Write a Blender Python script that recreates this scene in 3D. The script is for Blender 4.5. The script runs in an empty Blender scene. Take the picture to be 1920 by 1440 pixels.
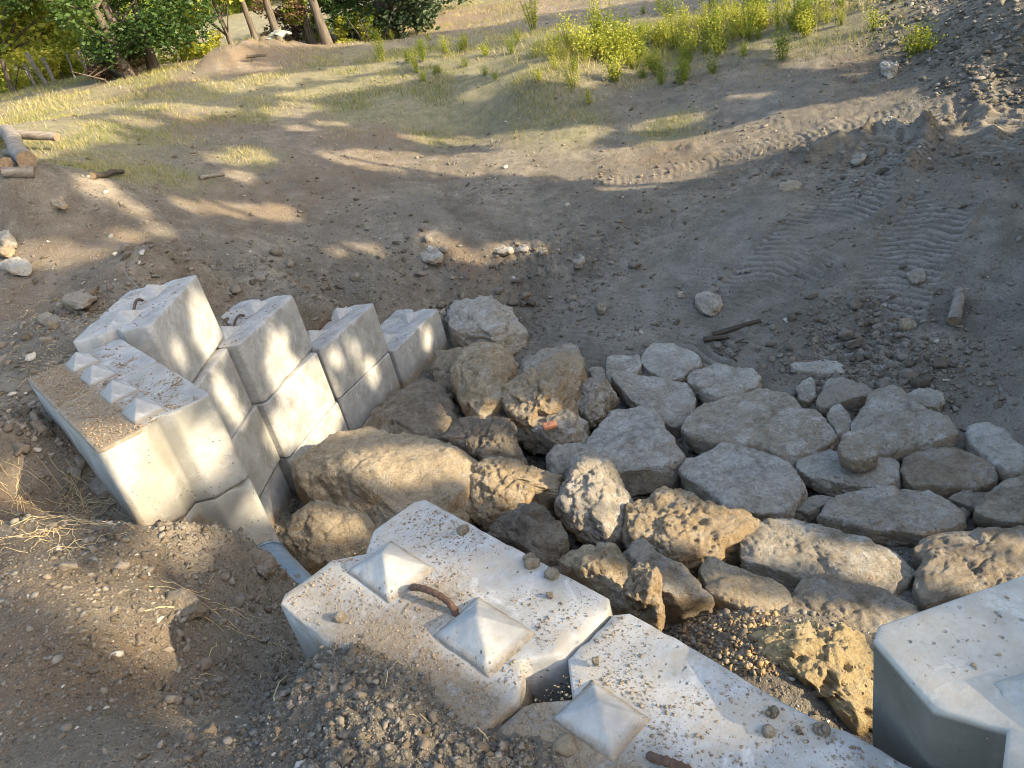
import bpy, bmesh, math, random
import numpy as np
from mathutils import Matrix, Vector
random.seed(7)
RNG = np.random.default_rng(11)
R = math.radians
# ------------------------------------------------------------------ camera, world, sun, exposure
CAMZ = 3.95
F, TH, RO = 1443.0, R(28), math.atan2(670, 2646)
_c, _s = math.cos(RO), math.sin(RO)
UPV = np.array([0, math.sin(TH), math.cos(TH)]); XV = np.array([1.0, 0, 0])
FWD = np.array([0, math.cos(TH), -math.sin(TH)])
RGT = _c * XV - _s * UPV; UPC = _s * XV + _c * UPV
cam = bpy.data.objects.new("camera", bpy.data.cameras.new("camera"))
bpy.context.scene.collection.objects.link(cam)
cam.data.sensor_width = 36; cam.data.lens = 36 * F / 1920
cam.data.clip_start = 0.05; cam.data.clip_end = 2000
m = Matrix.Identity(4)
for i in range(3):
    m[i][0], m[i][1], m[i][2] = RGT[i], UPC[i], -FWD[i]
m[2][3] = CAMZ
cam.matrix_world = m
sc = bpy.context.scene; sc.camera = cam
SUN_H, SUN_E = 120.0, 21.0                       # compass heading (from +y towards +x) and elevation
SUNV = np.array([math.sin(R(SUN_H)) * math.cos(R(SUN_E)), math.cos(R(SUN_H)) * math.cos(R(SUN_E)), math.sin(R(SUN_E))])
w = bpy.data.worlds.new("World"); sc.world = w; w.use_nodes = True
nt = w.node_tree; bg = nt.nodes["Background"]
sky = nt.nodes.new("ShaderNodeTexSky"); sky.sky_type = 'NISHITA'; sky.sun_disc = False
sky.sun_elevation = R(SUN_E); sky.sun_rotation = R(SUN_H)
sky.air_density = 1.0; sky.dust_density = 3.0; sky.ozone_density = 1.0
nt.links.new(sky.outputs[0], bg.inputs[0]); bg.inputs[1].default_value = 0.15
sl = bpy.data.lights.new("sun", 'SUN'); sl.energy = 3.1; sl.angle = R(0.55); sl.color = (1.0, 0.85, 0.62)
so = bpy.data.objects.new("sun", sl); sc.collection.objects.link(so)
so.rotation_euler = Vector(SUNV).to_track_quat('Z', 'Y').to_euler()
sc.view_settings.view_transform = 'Standard'; sc.view_settings.look = 'None'
sc.view_settings.gamma = 1; sc.view_settings.exposure = 2.02
sc.view_settings.use_white_balance = True; sc.view_settings.white_balance_temperature = 6950; sc.view_settings.white_balance_tint = 10
sc.cycles.filter_width = 1.0; sc.cycles.use_denoising = True; sc.cycles.sample_clamp_indirect = 0.6; sc.cycles.sample_clamp_direct = 0
sc.cycles.diffuse_bounces = 3; sc.cycles.caustics_reflective = False; sc.cycles.caustics_refractive = False
try: sc.cycles.sampling_pattern = 'BLUE_NOISE'
except Exception: pass
COL = sc.collection

# ------------------------------------------------------------------ noise (numpy)
def _h(ix, iy, iz, seed):
    n = (ix * 374761393 + iy * 668265263 + iz * 2147483647 % 1274126177 + seed * 974634777) & 0xffffffff
    n = (n ^ (iz * 1103515245 & 0xffffffff)) & 0xffffffff
    n = ((n ^ (n >> 13)) * 1274126177) & 0xffffffff
    n = ((n ^ (n >> 16)) * 2246822519) & 0xffffffff
    return ((n ^ (n >> 15)) & 0xffffff) / float(0xffffff)
def vn(p, seed=0):
    p = np.asarray(p, float); i = np.floor(p).astype(np.int64); f = p - i; f = f * f * (3 - 2 * f)
    r = 0
    for dx in (0, 1):
        wx = f[..., 0] if dx else 1 - f[..., 0]
        for dy in (0, 1):
            wy = f[..., 1] if dy else 1 - f[..., 1]
            if p.shape[-1] == 2:
                r = r + wx * wy * _h(i[..., 0] + dx, i[..., 1] + dy, np.int64(0), seed)
            else:
                for dz in (0, 1):
                    wz = f[..., 2] if dz else 1 - f[..., 2]
                    r = r + wx * wy * wz * _h(i[..., 0] + dx, i[..., 1] + dy, i[..., 2] + dz, seed)
    return r * 2 - 1
def fbm(p, octv=4, seed=0, gain=.5):
    p = np.asarray(p, float); a = 1; r = 0; t = 0
    for o in range(octv):
        r = r + a * vn(p * 2.03 ** o + 17.3 * o, seed + o); t += a; a *= gain
    return r / t
def worley(p, seed=0):
    p = np.asarray(p, float); i = np.floor(p).astype(np.int64); best = np.full(p.shape[:-1], 9.0); sec = best.copy()
    D = p.shape[-1]
    rng = [(a, b, c) for a in (-1, 0, 1) for b in (-1, 0, 1) for c in ((-1, 0, 1) if D == 3 else (0,))]
    for a, b, c in rng:
        ix, iy = i[..., 0] + a, i[..., 1] + b
        iz = i[..., 2] + c if D == 3 else np.int64(0)
        d = (ix + _h(ix, iy, iz, seed) - p[..., 0]) ** 2 + (iy + _h(ix, iy, iz, seed + 1) - p[..., 1]) ** 2
        if D == 3: d = d + (iz + _h(ix, iy, iz, seed + 2) - p[..., 2]) ** 2
        sec = np.minimum(sec, np.maximum(best, d)); best = np.minimum(best, d)
    return np.sqrt(best), np.sqrt(sec)
def wfacet(p, seed=0):
    """flat tilted facets: every cell of a 3-D cell pattern is its own small plane; also the distance to the cell's edge"""
    p = np.asarray(p, float); i = np.floor(p).astype(np.int64); best = np.full(p.shape[:-1], 9.0); sec = best.copy(); val = np.zeros(p.shape[:-1])
    for a in (-1, 0, 1):
        for b in (-1, 0, 1):
            for c in (-1, 0, 1):
                ix, iy, iz = i[..., 0] + a, i[..., 1] + b, i[..., 2] + c
                dx = p[..., 0] - ix - _h(ix, iy, iz, seed); dy = p[..., 1] - iy - _h(ix, iy, iz, seed + 1); dz = p[..., 2] - iz - _h(ix, iy, iz, seed + 2)
                d = dx * dx + dy * dy + dz * dz
                v = dx * (_h(ix, iy, iz, seed + 3) * 2 - 1) + dy * (_h(ix, iy, iz, seed + 4) * 2 - 1) + dz * (_h(ix, iy, iz, seed + 5) * 2 - 1) + .5 * (_h(ix, iy, iz, seed + 6) - .5)
                m_ = d < best; sec = np.where(m_, best, np.minimum(sec, d)); val = np.where(m_, v, val); best = np.where(m_, d, best)
    return val, np.sqrt(sec) - np.sqrt(best)
def sstep(a, b, x):
    t = np.clip((x - a) / (b - a), 0, 1); return t * t * (3 - 2 * t)

# ------------------------------------------------------------------ photo helpers: a pixel's ray meets a height or a distance
def ray(px, py):
    d = FWD * F + RGT * (px - 960) + UPC * (720 - py)
    return d / np.linalg.norm(d)
def at(px, py, z):                                # z relative to the eye
    d = ray(px, py); return d * (z / d[2])
def atd(px, py, dist):
    d = ray(px, py); return d * (dist / math.hypot(d[0], d[1]))
CR = {'p': (1, 0, 0), 'a': (2.323, 0, 480), 'b': (2.717, 500, 520), 'c': (2.4935, 480, 900), 'd': (2.087, 1000, 960), 'e': (2.3415, 1100, 600), 'f': (6, 880, 620), 'g': (4, 960, 900)}
def px_(k, x, y):
    s, ox, oy = CR[k]; return x / s + ox, y / s + oy

# ------------------------------------------------------------------ mesh + material helpers
def mk(name, V, Fc, mat=None, parent=None, smooth=True, attrs=None, loc=(0, 0, 0), rot=None):
    V = np.asarray(V, np.float32); me = bpy.data.meshes.new(name)
    if isinstance(Fc, np.ndarray):
        n, k = Fc.shape
        me.vertices.add(len(V)); me.vertices.foreach_set('co', V.ravel())
        me.loops.add(n * k); me.loops.foreach_set('vertex_index', Fc.astype(np.int32).ravel())
        me.polygons.add(n); me.polygons.foreach_set('loop_start', np.arange(0, n * k, k, dtype=np.int32))
        me.update(calc_edges=True)
    else:
        me.from_pydata([tuple(map(float, v)) for v in V], [], [tuple(f) for f in Fc]); me.update()
    if smooth: me.polygons.foreach_set('use_smooth', np.ones(len(me.polygons), bool))
    for k_, a in (attrs or {}).items():
        at_ = me.attributes.new(k_, 'FLOAT', 'POINT'); at_.data.foreach_set('value', np.asarray(a, np.float32))
    if mat: me.materials.append(mat)
    o = bpy.data.objects.new(name, me); COL.objects.link(o)
    if parent: o.parent = parent
    o.location = loc
    if rot is not None: o.rotation_euler = rot
    return o
def tag(o, label=None, cat=None, group=None, kind=None):
    if label: o['label'] = label
    if cat: o['category'] = cat
    if group: o['group'] = group
    if kind: o['kind'] = kind
    return o
def empty(name, loc, rz=0):
    o = bpy.data.objects.new(name, None); COL.objects.link(o); o.location = loc; o.rotation_euler = (0, 0, rz); return o
class N:
    def __init__(s, name, rough=.9, spec=.2):
        s.m = bpy.data.materials.new(name); s.m.use_nodes = True; s.t = s.m.node_tree
        s.b = s.t.nodes['Principled BSDF']; s.b.inputs['Roughness'].default_value = rough
        s.b.inputs['Specular IOR Level'].default_value = spec
        s.tc = s.t.nodes.new('ShaderNodeTexCoord'); s.co = s.tc.outputs['Object']
    def set(s, sock, v):
        if hasattr(v, 'is_linked') or hasattr(v, 'links'): s.t.links.new(v, sock)
        elif isinstance(v, (tuple, list)) and len(v) == 3 and sock.type == 'RGBA': sock.default_value = (*v, 1)
        else: sock.default_value = v
    def noise(s, scale, detail=4, rough=.55, co=None, dist=0, stretch=None):
        c = co or s.co
        if stretch:
            mp = s.t.nodes.new('ShaderNodeMapping'); s.t.links.new(c, mp.inputs[0]); mp.inputs['Scale'].default_value = stretch; c = mp.outputs[0]
        n = s.t.nodes.new('ShaderNodeTexNoise'); s.t.links.new(c, n.inputs['Vector'])
        n.inputs['Scale'].default_value = scale; n.inputs['Detail'].default_value = detail; n.inputs['Roughness'].default_value = rough; n.inputs['Distortion'].default_value = dist
        return n.outputs['Fac']
    def voro(s, scale, feat='F1', out='Distance', rnd=1):
        n = s.t.nodes.new('ShaderNodeTexVoronoi'); n.feature = feat; s.t.links.new(s.co, n.inputs['Vector']); n.inputs['Scale'].default_value = scale
        n.inputs['Randomness'].default_value = rnd
        return n.outputs[out]
    def ramp(s, v, a, b, c0=0., c1=1.):
        n = s.t.nodes.new('ShaderNodeMapRange'); s.set(n.inputs[0], v); n.inputs[1].default_value = a; n.inputs[2].default_value = b
        n.inputs[3].default_value = c0; n.inputs[4].default_value = c1; return n.outputs[0]
    def mix(s, f, a, b, mode='MIX'):
        n = s.t.nodes.new('ShaderNodeMix'); n.data_type = 'RGBA'; n.blend_type = mode
        s.set(n.inputs[0], f); s.set(n.inputs[6], a); s.set(n.inputs[7], b); return n.outputs[2]
    def math(s, op, a, b=0.):
        n = s.t.nodes.new('ShaderNodeMath'); n.operation = op; s.set(n.inputs[0], a); s.set(n.inputs[1], b); return n.outputs[0]
    def attr(s, name):
        n = s.t.nodes.new('ShaderNodeAttribute'); n.attribute_name = name; return n.outputs['Fac']
    def up(s):
        g = s.t.nodes.new('ShaderNodeNewGeometry'); x = s.t.nodes.new('ShaderNodeSeparateXYZ'); s.t.links.new(g.outputs['Normal'], x.inputs[0]); return x.outputs[2]
    def bump(s, h, dist=.01, strength=1., prev=None):
        n = s.t.nodes.new('ShaderNodeBump'); s.set(n.inputs['Height'], h); n.inputs['Distance'].default_value = dist; n.inputs['Strength'].default_value = strength
        if prev: s.t.links.new(prev, n.inputs['Normal'])
        return n.outputs[0]
    def done(s, col, normal=None, rough=None):
        s.set(s.b.inputs['Base Color'], col)
        if normal: s.t.links.new(normal, s.b.inputs['Normal'])
        if rough is not None: s.set(s.b.inputs['Roughness'], rough)
        return s.m

# ------------------------------------------------------------------ terrain model (relative to the eye; z shifted by CAMZ when built)
H = .57
P0 = np.array([-.428, 2.365]); NU = np.array([.6, -.8]); NV = np.array([-.8, -.6]); NZ = -1.62
PA = np.array([-1.594, 3.848]); AU = np.array([-.587, .81]); AV = np.array([-.81, -.587]); AZ = -1.65
k = .93
def zc(L): return [at(x, y, z * k) for x, y, z in L]
def dc(L): return [atd(x, y, d * k) for x, y, d in L]
def wp(O, U, Vv, L): return [np.array([*(O + u * U + v * Vv), z]) for u, v, z in L]
def zf(L): return [at(x, y, z) for x, y, z in L]
def df(L): return [atd(x, y, d) for x, y, d in L]
common = df([(0, 172, 31), (120, 150, 30), (250, 128, 25), (0, 240, 15.5), (600, 85, 24), (480, 105, 22), (700, 84, 26), (0, 330, 10.8), (300, 250, 14.5), (600, 200, 17), (900, 52, 24), (1100, 60, 18), (1000, 150, 15.5),
             (1400, 70, 17), (1400, 130, 14.8), (1200, 110, 17), (1850, 0, 15), (1890, 80, 13.2), (1600, 0, 18), (1400, 0, 21), (1200, 0, 25), (1700, 50, 15.3),
             (1900, 260, 11), (1900, 185, 12), (1800, 300, 10.4), (1500, 250, 12), (1200, 250, 13.3), (900, 250, 15), (1650, 160, 13.3), (1700, 120, 14)])
common += zf([(600, 300, -2.1), (300, 360, -1.6), (0, 450, -1.45), (200, 450, -1.65), (500, 450, -2.4), (800, 450, -2.95), (1000, 440, -3.22), (1300, 450, -3.4), (1600, 450, -3.42), (1900, 450, -3.42),
              (1150, 560, -3.66), (1300, 600, -3.7), (1600, 600, -3.66), (1900, 600, -3.62), (980, 540, -3.6), (880, 545, -3.45), (1000, 490, -3.4)])
common += [np.array(p, float) for p in [(-60, 90, 2.5), (0, 110, 3), (-90, 20, 0), (60, 90, 1), (60, 20, 1), (20, 45, .5), (-25, 50, .6), (-45, 45, .8), (0, 55, .4), (16, 22, -1.0), (13, 13, -1.6), (12, 4, -2.6), (40, -40, -1), (-40, -40, -1), (0, -60, -1), (-30, 0, -.8), (-15, 2, -1.6), (-10, 14, -1.1)]]
front = zc([(1300, 750, -4.2), (1600, 750, -4.1), (1900, 750, -4.02), (900, 640, -4.15), (850, 720, -4.2), (1100, 900, -4.22), (1500, 900, -4.2), (1900, 900, -4.1), (650, 870, -4.22), (600, 1000, -4.1),
            (850, 1000, -4.2), (1300, 1100, -4.1), (1700, 1100, -4.0), (1350, 1190, -3.7), (1450, 1240, -3.6), (1560, 1250, -3.75)]) + \
    [np.array(p, float) for p in [(-1.0, 3.3, -2.9), (-.9, 3.8, -3.6), (.6, 2.0, -3.5), (1.5, 2.0, -3.6), (3, 2.2, -3.7), (5, 3, -3.5), (6, 1, -2.8), (-.2, 3.0, -3.8), (-1.3, 4.4, -3.6), (-.65, 8.3, -3.85), (-.55, 8.9, -3.85)]]
back = zc([(740, 545, -3.5), (690, 560, -3.35), (640, 570, -3.05), (560, 530, -2.8), (500, 575, -2.55), (400, 505, -2.35), (330, 505, -2.05), (260, 540, -1.95), (180, 600, -1.95), (100, 560, -2.0), (60, 620, -1.95), (0, 560, -1.85), (60, 700, -1.95), (0, 800, -1.85), (130, 815, -2.15), (200, 930, -2.35),
           (100, 960, -1.95), (0, 1000, -1.8), (260, 1000, -2.35), (370, 1000, -2.3), (430, 1010, -2.3), (480, 1020, -2.5), (330, 1100, -2.15), (450, 1120, -2.45), (540, 1180, -2.6), (500, 1250, -2.45), (560, 1290, -2.3), (300, 1260, -2.05), (430, 1330, -2.05), (250, 1150, -1.9), (120, 1150, -1.75), (150, 1400, -1.72),
           (380, 1430, -1.8), (560, 1380, -1.85)])
back += wp(P0, NU, NV, [(-.12, .75, -2.15), (.05, .9, -1.95), (.35, .68, -1.63), (.3, 1.1, -1.62), (.6, .62, -1.585), (.9, .62, -1.6), (1.0, .48, -1.64), (1.25, .62, -1.61), (1.6, .62, -1.62), (1.9, .7, -1.62), (.8, 1.0, -1.55), (1.3, .95, -1.56), (.5, .35, -1.78), (.9, .3, -1.78), (1.4, .3, -1.78), (1.8, .35, -1.75), (.1, .3, -1.95), (1.3, .47, -1.615), (1.6, .47, -1.61), (1.95, .5, -1.6), (1.35, .3, -1.70), (.8, 1.6, -1.6), (0, 1.6, -1.68), (-.6, 1.6, -1.72)])
back += wp(PA, AU, AV, [(.5, .3, -2.0), (1.2, .3, -2.0), (.3, 1.0, -2.05), (1.0, .95, -1.98), (1.7, .9, -1.85), (2.3, .6, -1.85), (-.25, .3, -2.35), (-.15, .05, -2.42)])
back += [np.array(p, float) for p in [(-3, -3, -1.65), (3, -3, -1.6), (1.05, .85, -1.42), (1.4, .75, -1.38), (.9, .6, -1.5), (.7, .35, -1.6), (2.1, .6, -1.7), (2.9, .3, -2.4), (3.5, -1.5, -2.0), (-1.1, 2.6, -2.6), (-1.3, 3.1, -2.65), (-3.2, 6.6, -1.95), (-2.9, 7.6, -2.5), (-1.9, 8.6, -3.15), (-1.35, 8.7, -3.42), (-1.25, 8.2, -3.42)]]
def rbf_fit(P):
    P = np.array(P); X = P[:, :2]; r2 = ((X[:, None] - X[None]) ** 2).sum(-1); c = .25
    A = np.sqrt(r2 + c * c); n = len(P); A = A + np.eye(n) * -.01
    B = np.zeros((n + 1, n + 1)); B[:n, :n] = A; B[:n, n] = B[n, :n] = 1
    s = np.linalg.solve(B, np.r_[P[:, 2], 0]); return X, s
FR, BK = rbf_fit(common + front), rbf_fit(common + back)
def rbf_eval(M, x, y):
    X, s = M; z = np.full(x.shape, s[-1])
    for i in range(len(X)): z = z + s[i] * np.sqrt((x - X[i, 0]) ** 2 + (y - X[i, 1]) ** 2 + .0625)
    return z
POLY = np.array([(9, -1), (3, .75), (1.9, 1.08), (.66, 1.0), (.49, .80), (-.588, 2.245), (-1.0, 2.95), (-1.80, 3.72), (-2.5, 4.75), (-2.55, 5.3), (-2.45, 6.0), (-2.34, 6.05), (-1.96, 6.96), (-1.41, 7.86), (-.85, 8.75), (-.6, 10), (-1, 14), (-3, 40), (60, 80), (90, 5)])
def sdpoly(x, y, P=POLY):
    d = np.full(x.shape, 1e9); ins = np.zeros(x.shape, bool); n = len(P)
    for i in range(n):
        a, b = P[i], P[(i + 1) % n]; e = b - a
        t = np.clip(((x - a[0]) * e[0] + (y - a[1]) * e[1]) / (e @ e), 0, 1)
        d = np.minimum(d, (x - a[0] - t * e[0]) ** 2 + (y - a[1] - t * e[1]) ** 2)
        cnd = ((a[1] > y) != (b[1] > y)) & (x < (b[0] - a[0]) * (y - a[1]) / (b[1] - a[1] + 1e-12) + a[0])
        ins ^= cnd
    d = np.sqrt(d); return np.where(ins, d, -d)
def seg_d(x, y, a, b):
    a, b = np.array(a), np.array(b); e = b - a
    t = np.clip(((x - a[0]) * e[0] + (y - a[1]) * e[1]) / (e @ e), 0, 1)
    return np.hypot(x - a[0] - t * e[0], y - a[1] - t * e[1])
def g_base(x, y):
    sd = sdpoly(x, y); r = np.hypot(x, y); wd = .13 + np.clip(r - 8.8, 0, 30) * .5
    wt = sstep(-wd, wd, sd)
    return rbf_eval(FR, x, y) * wt + rbf_eval(BK, x, y) * (1 - wt), wt
def hit0(px, py):                                 # pixel ray to smooth ground
    d = ray(px, py); t = np.geomspace(1.0, 160, 700); P = d[None] * t[:, None]
    z, _ = g_base(P[:, 0], P[:, 1]); below = np.nonzero(P[:, 2] < z)[0]
    if len(below) == 0: return P[-1]
    i = below[0]; 
    if i == 0: return P[0]
    a, b = P[i - 1, 2] - z[i - 1], P[i, 2] - z[i]; f = a / (a - b); return P[i - 1] * (1 - f) + P[i] * f
def blobs(L):                                     # (px,py,radius m) -> world centres
    return [(hit0(a, b)[:2], r) for a, b, r in L]
def msk(x, y, B, soft=.45):
    m_ = np.zeros(x.shape)
    for c, r in B: m_ = np.maximum(m_, np.exp(-((x - c[0]) ** 2 + (y - c[1]) ** 2) / (r * r) * 1.2))
    return m_
B_track = blobs([(1300, 520, 1.2), (1500, 560, 1.2), (1550, 420, 1.0), (1650, 350, .9), (1750, 500, 1.2), (1850, 620, 1.2), (1400, 420, .9), (1300, 650, 1.0), (1100, 660, .8), (1500, 700, 1.1), (1800, 780, 1.0), (1300, 850, 1.4), (1600, 950, 1.6), (1250, 230, .8), (1450, 190, .8), (1700, 220, .8)])
B_grass = blobs([(80, 210, 3), (250, 190, 3), (100, 260, 2), (200, 320, .8), (350, 130, 2.5), (400, 170, 2), (450, 210, 1), (550, 150, 2.2), (700, 120, 3), (850, 100, 3), (950, 150, 1.8), (850, 180, 2), (700, 200, 1.4), (750, 240, 1.4), (1000, 190, 1.3), (1050, 240, 1.0), (1250, 240, .7), (470, 295, .6), (300, 330, .7), (1000, 100, 2.5), (1300, 60, 2), (1500, 60, 1.6), (30, 180, 4), (1200, 120, 1.6)])
B_warm = blobs([(300, 160, 1.5), (480, 110, 2.5), (350, 220, 1.2), (150, 470, .9), (60, 560, .8), (560, 90, 2.2), (830, 40, 4), (950, 20, 4), (60, 900, .7), (40, 1100, .7), (150, 1300, .6), (700, 260, 1.2), (500, 380, 1.0), (650, 330, 1.2), (880, 500, .6), (1250, 290, .8), (900, 30, 4), (1650, 110, .7), (1380, 1180, .3)])
B_rough = blobs([(430, 1050, .5), (300, 1050, .3), (450, 1250, .45), (600, 1350, .4), (750, 1330, .3), (900, 1380, .3), (100, 760, .5), (150, 830, .4), (1000, 520, .7), (1100, 500, .6), (800, 520, .7), (600, 540, .8), (350, 480, .7), (150, 600, .6), (1700, 260, .9), (1750, 290, .7), (1500, 300, .6), (1850, 200, .7), (1640, 330, .5), (1830, 300, .5), (1800, 60, 1.6), (1900, 100, 1.2), (1650, 20, 2), (1000, 800, 1), (700, 780, .8), (1200, 1000, 1), (1600, 640, .8), (1750, 700, .6), (1300, 1170, .4), (1850, 1400, .4)])
a1, a2 = hit0(1200, 530), hit0(1620, 575); SD_ = (a2 - a1)[:2]; SD_ /= np.linalg.norm(SD_); SP_ = np.array([-SD_[1], SD_[0]])
RIDGE = [(hit0(*p)[:2], hit0(*q)[:2], h_, w_) for p, q, h_, w_ in [((1480, 310), (1660, 255), .16, .16), ((1660, 255), (1745, 262), .22, .15), ((1745, 262), (1690, 330), .16, .13), ((1840, 170), (1860, 260), .10, .12), ((1180, 255), (1320, 285), .06, .2), ((450, 1330), (640, 1330), .05, .12), ((470, 1030), (400, 985), .05, .1), ((520, 95), (430, 120), .3, .7), ((600, 75), (500, 92), .35, .7)]]
def ground(x, y, fine=True):
    z, wt = g_base(x, y); r = np.hypot(x, y); p = np.stack([x, y], -1)
    rough = np.clip(msk(x, y, B_rough), 0, 1); tr = np.clip(msk(x, y, B_track) * (1 - .8 * rough), 0, 1)
    for a, b, h_, w_ in RIDGE:
        d = seg_d(x, y, a, b); z = z + h_ * np.exp(-(d / w_) ** 2) * (.65 + .7 * vn(p * 3, 5) + (.35 if w_ < .3 else .05) * vn(p * 9, 6))
    z = z + .05 * fbm(p * .9, 3, 3) * np.clip(r / 6, .2, 2)
    if fine:
        z = z + tracks(x, y)
        clod = np.where(r < 14, 1, 0)
        w1, w2 = worley(p * 9 + fbm(p * 6, 2, 9)[..., None] * .5, 21); ww1, ww2 = worley(p * 23, 31); w3, w4 = worley(p * 48, 41)
        amp = (.25 + 1.0 * rough) * (1 - .7 * tr)
        patch = sstep(-.3, .5, vn(p * 1.7, 77))
        z = z + amp * .075 * np.clip(.75 - w1, 0, 1) * patch * clod + amp * .022 * (fbm(p * 7, 4, 55))
        z = z + (.35 + amp) * .026 * np.clip(.7 - ww1, 0, 1) * sstep(-.4, .4, vn(p * 5, 78)) * clod + (.4 + amp) * .011 * np.clip(.7 - w3, 0, 1) * (r < 6)
        s_ = x * SP_[0] + y * SP_[1]; tstr = msk(x, y, B_track[:4], 1)
        z = z + .012 * tr * np.sin(s_ * 2 * math.pi / .075 + 3 * vn(p * 1.3, 91)) * sstep(0.0, .6, vn(p * np.array([.9, .9]), 92) + .35)
    return z, wt, rough, tr
TRK = [([(1250, 700), (1360, 600), (1480, 480), (1600, 370), (1690, 270)], .42), ([(1560, 760), (1640, 600), (1720, 450), (1800, 330), (1880, 200)], .36), ([(1000, 345), (1180, 330), (1330, 300), (1480, 265), (1640, 215), (1800, 190)], .2), ([(960, 640), (1060, 590), (1150, 500), (1210, 420)], .26), ([(1400, 660), (1500, 520), (1640, 420)], .18)]
TRKW = [([hit0(*p)[:2] for p in pl], w_) for pl, w_ in TRK]
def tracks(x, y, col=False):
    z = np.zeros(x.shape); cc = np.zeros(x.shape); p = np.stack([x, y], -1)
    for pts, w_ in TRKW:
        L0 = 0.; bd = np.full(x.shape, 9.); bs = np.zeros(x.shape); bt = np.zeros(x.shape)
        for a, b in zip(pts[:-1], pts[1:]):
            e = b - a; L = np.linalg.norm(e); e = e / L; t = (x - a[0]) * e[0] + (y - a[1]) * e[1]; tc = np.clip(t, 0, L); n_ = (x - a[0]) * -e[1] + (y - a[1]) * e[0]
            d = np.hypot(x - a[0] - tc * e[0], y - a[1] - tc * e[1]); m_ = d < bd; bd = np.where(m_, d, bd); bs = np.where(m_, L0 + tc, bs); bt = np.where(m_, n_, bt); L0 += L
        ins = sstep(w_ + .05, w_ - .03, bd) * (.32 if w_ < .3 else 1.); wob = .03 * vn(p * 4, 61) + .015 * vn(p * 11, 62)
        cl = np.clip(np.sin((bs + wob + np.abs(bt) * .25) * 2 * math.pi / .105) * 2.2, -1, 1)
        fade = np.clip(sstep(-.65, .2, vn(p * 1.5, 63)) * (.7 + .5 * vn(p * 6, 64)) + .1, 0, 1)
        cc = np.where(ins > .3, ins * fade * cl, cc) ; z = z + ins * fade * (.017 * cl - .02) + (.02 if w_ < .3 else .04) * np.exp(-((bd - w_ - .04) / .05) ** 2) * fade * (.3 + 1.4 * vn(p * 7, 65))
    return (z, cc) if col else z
def gz(x, y):
    x = np.atleast_1d(np.asarray(x, float)); y = np.atleast_1d(np.asarray(y, float)); return ground(x, y)[0]
def hit(px, py):
    p = hit0(px, py)
    p = np.array([p[0], p[1], gz(p[0], p[1])[0]]); return p
def W(p): return (float(p[0]), float(p[1]), float(p[2]) + CAMZ)

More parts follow.
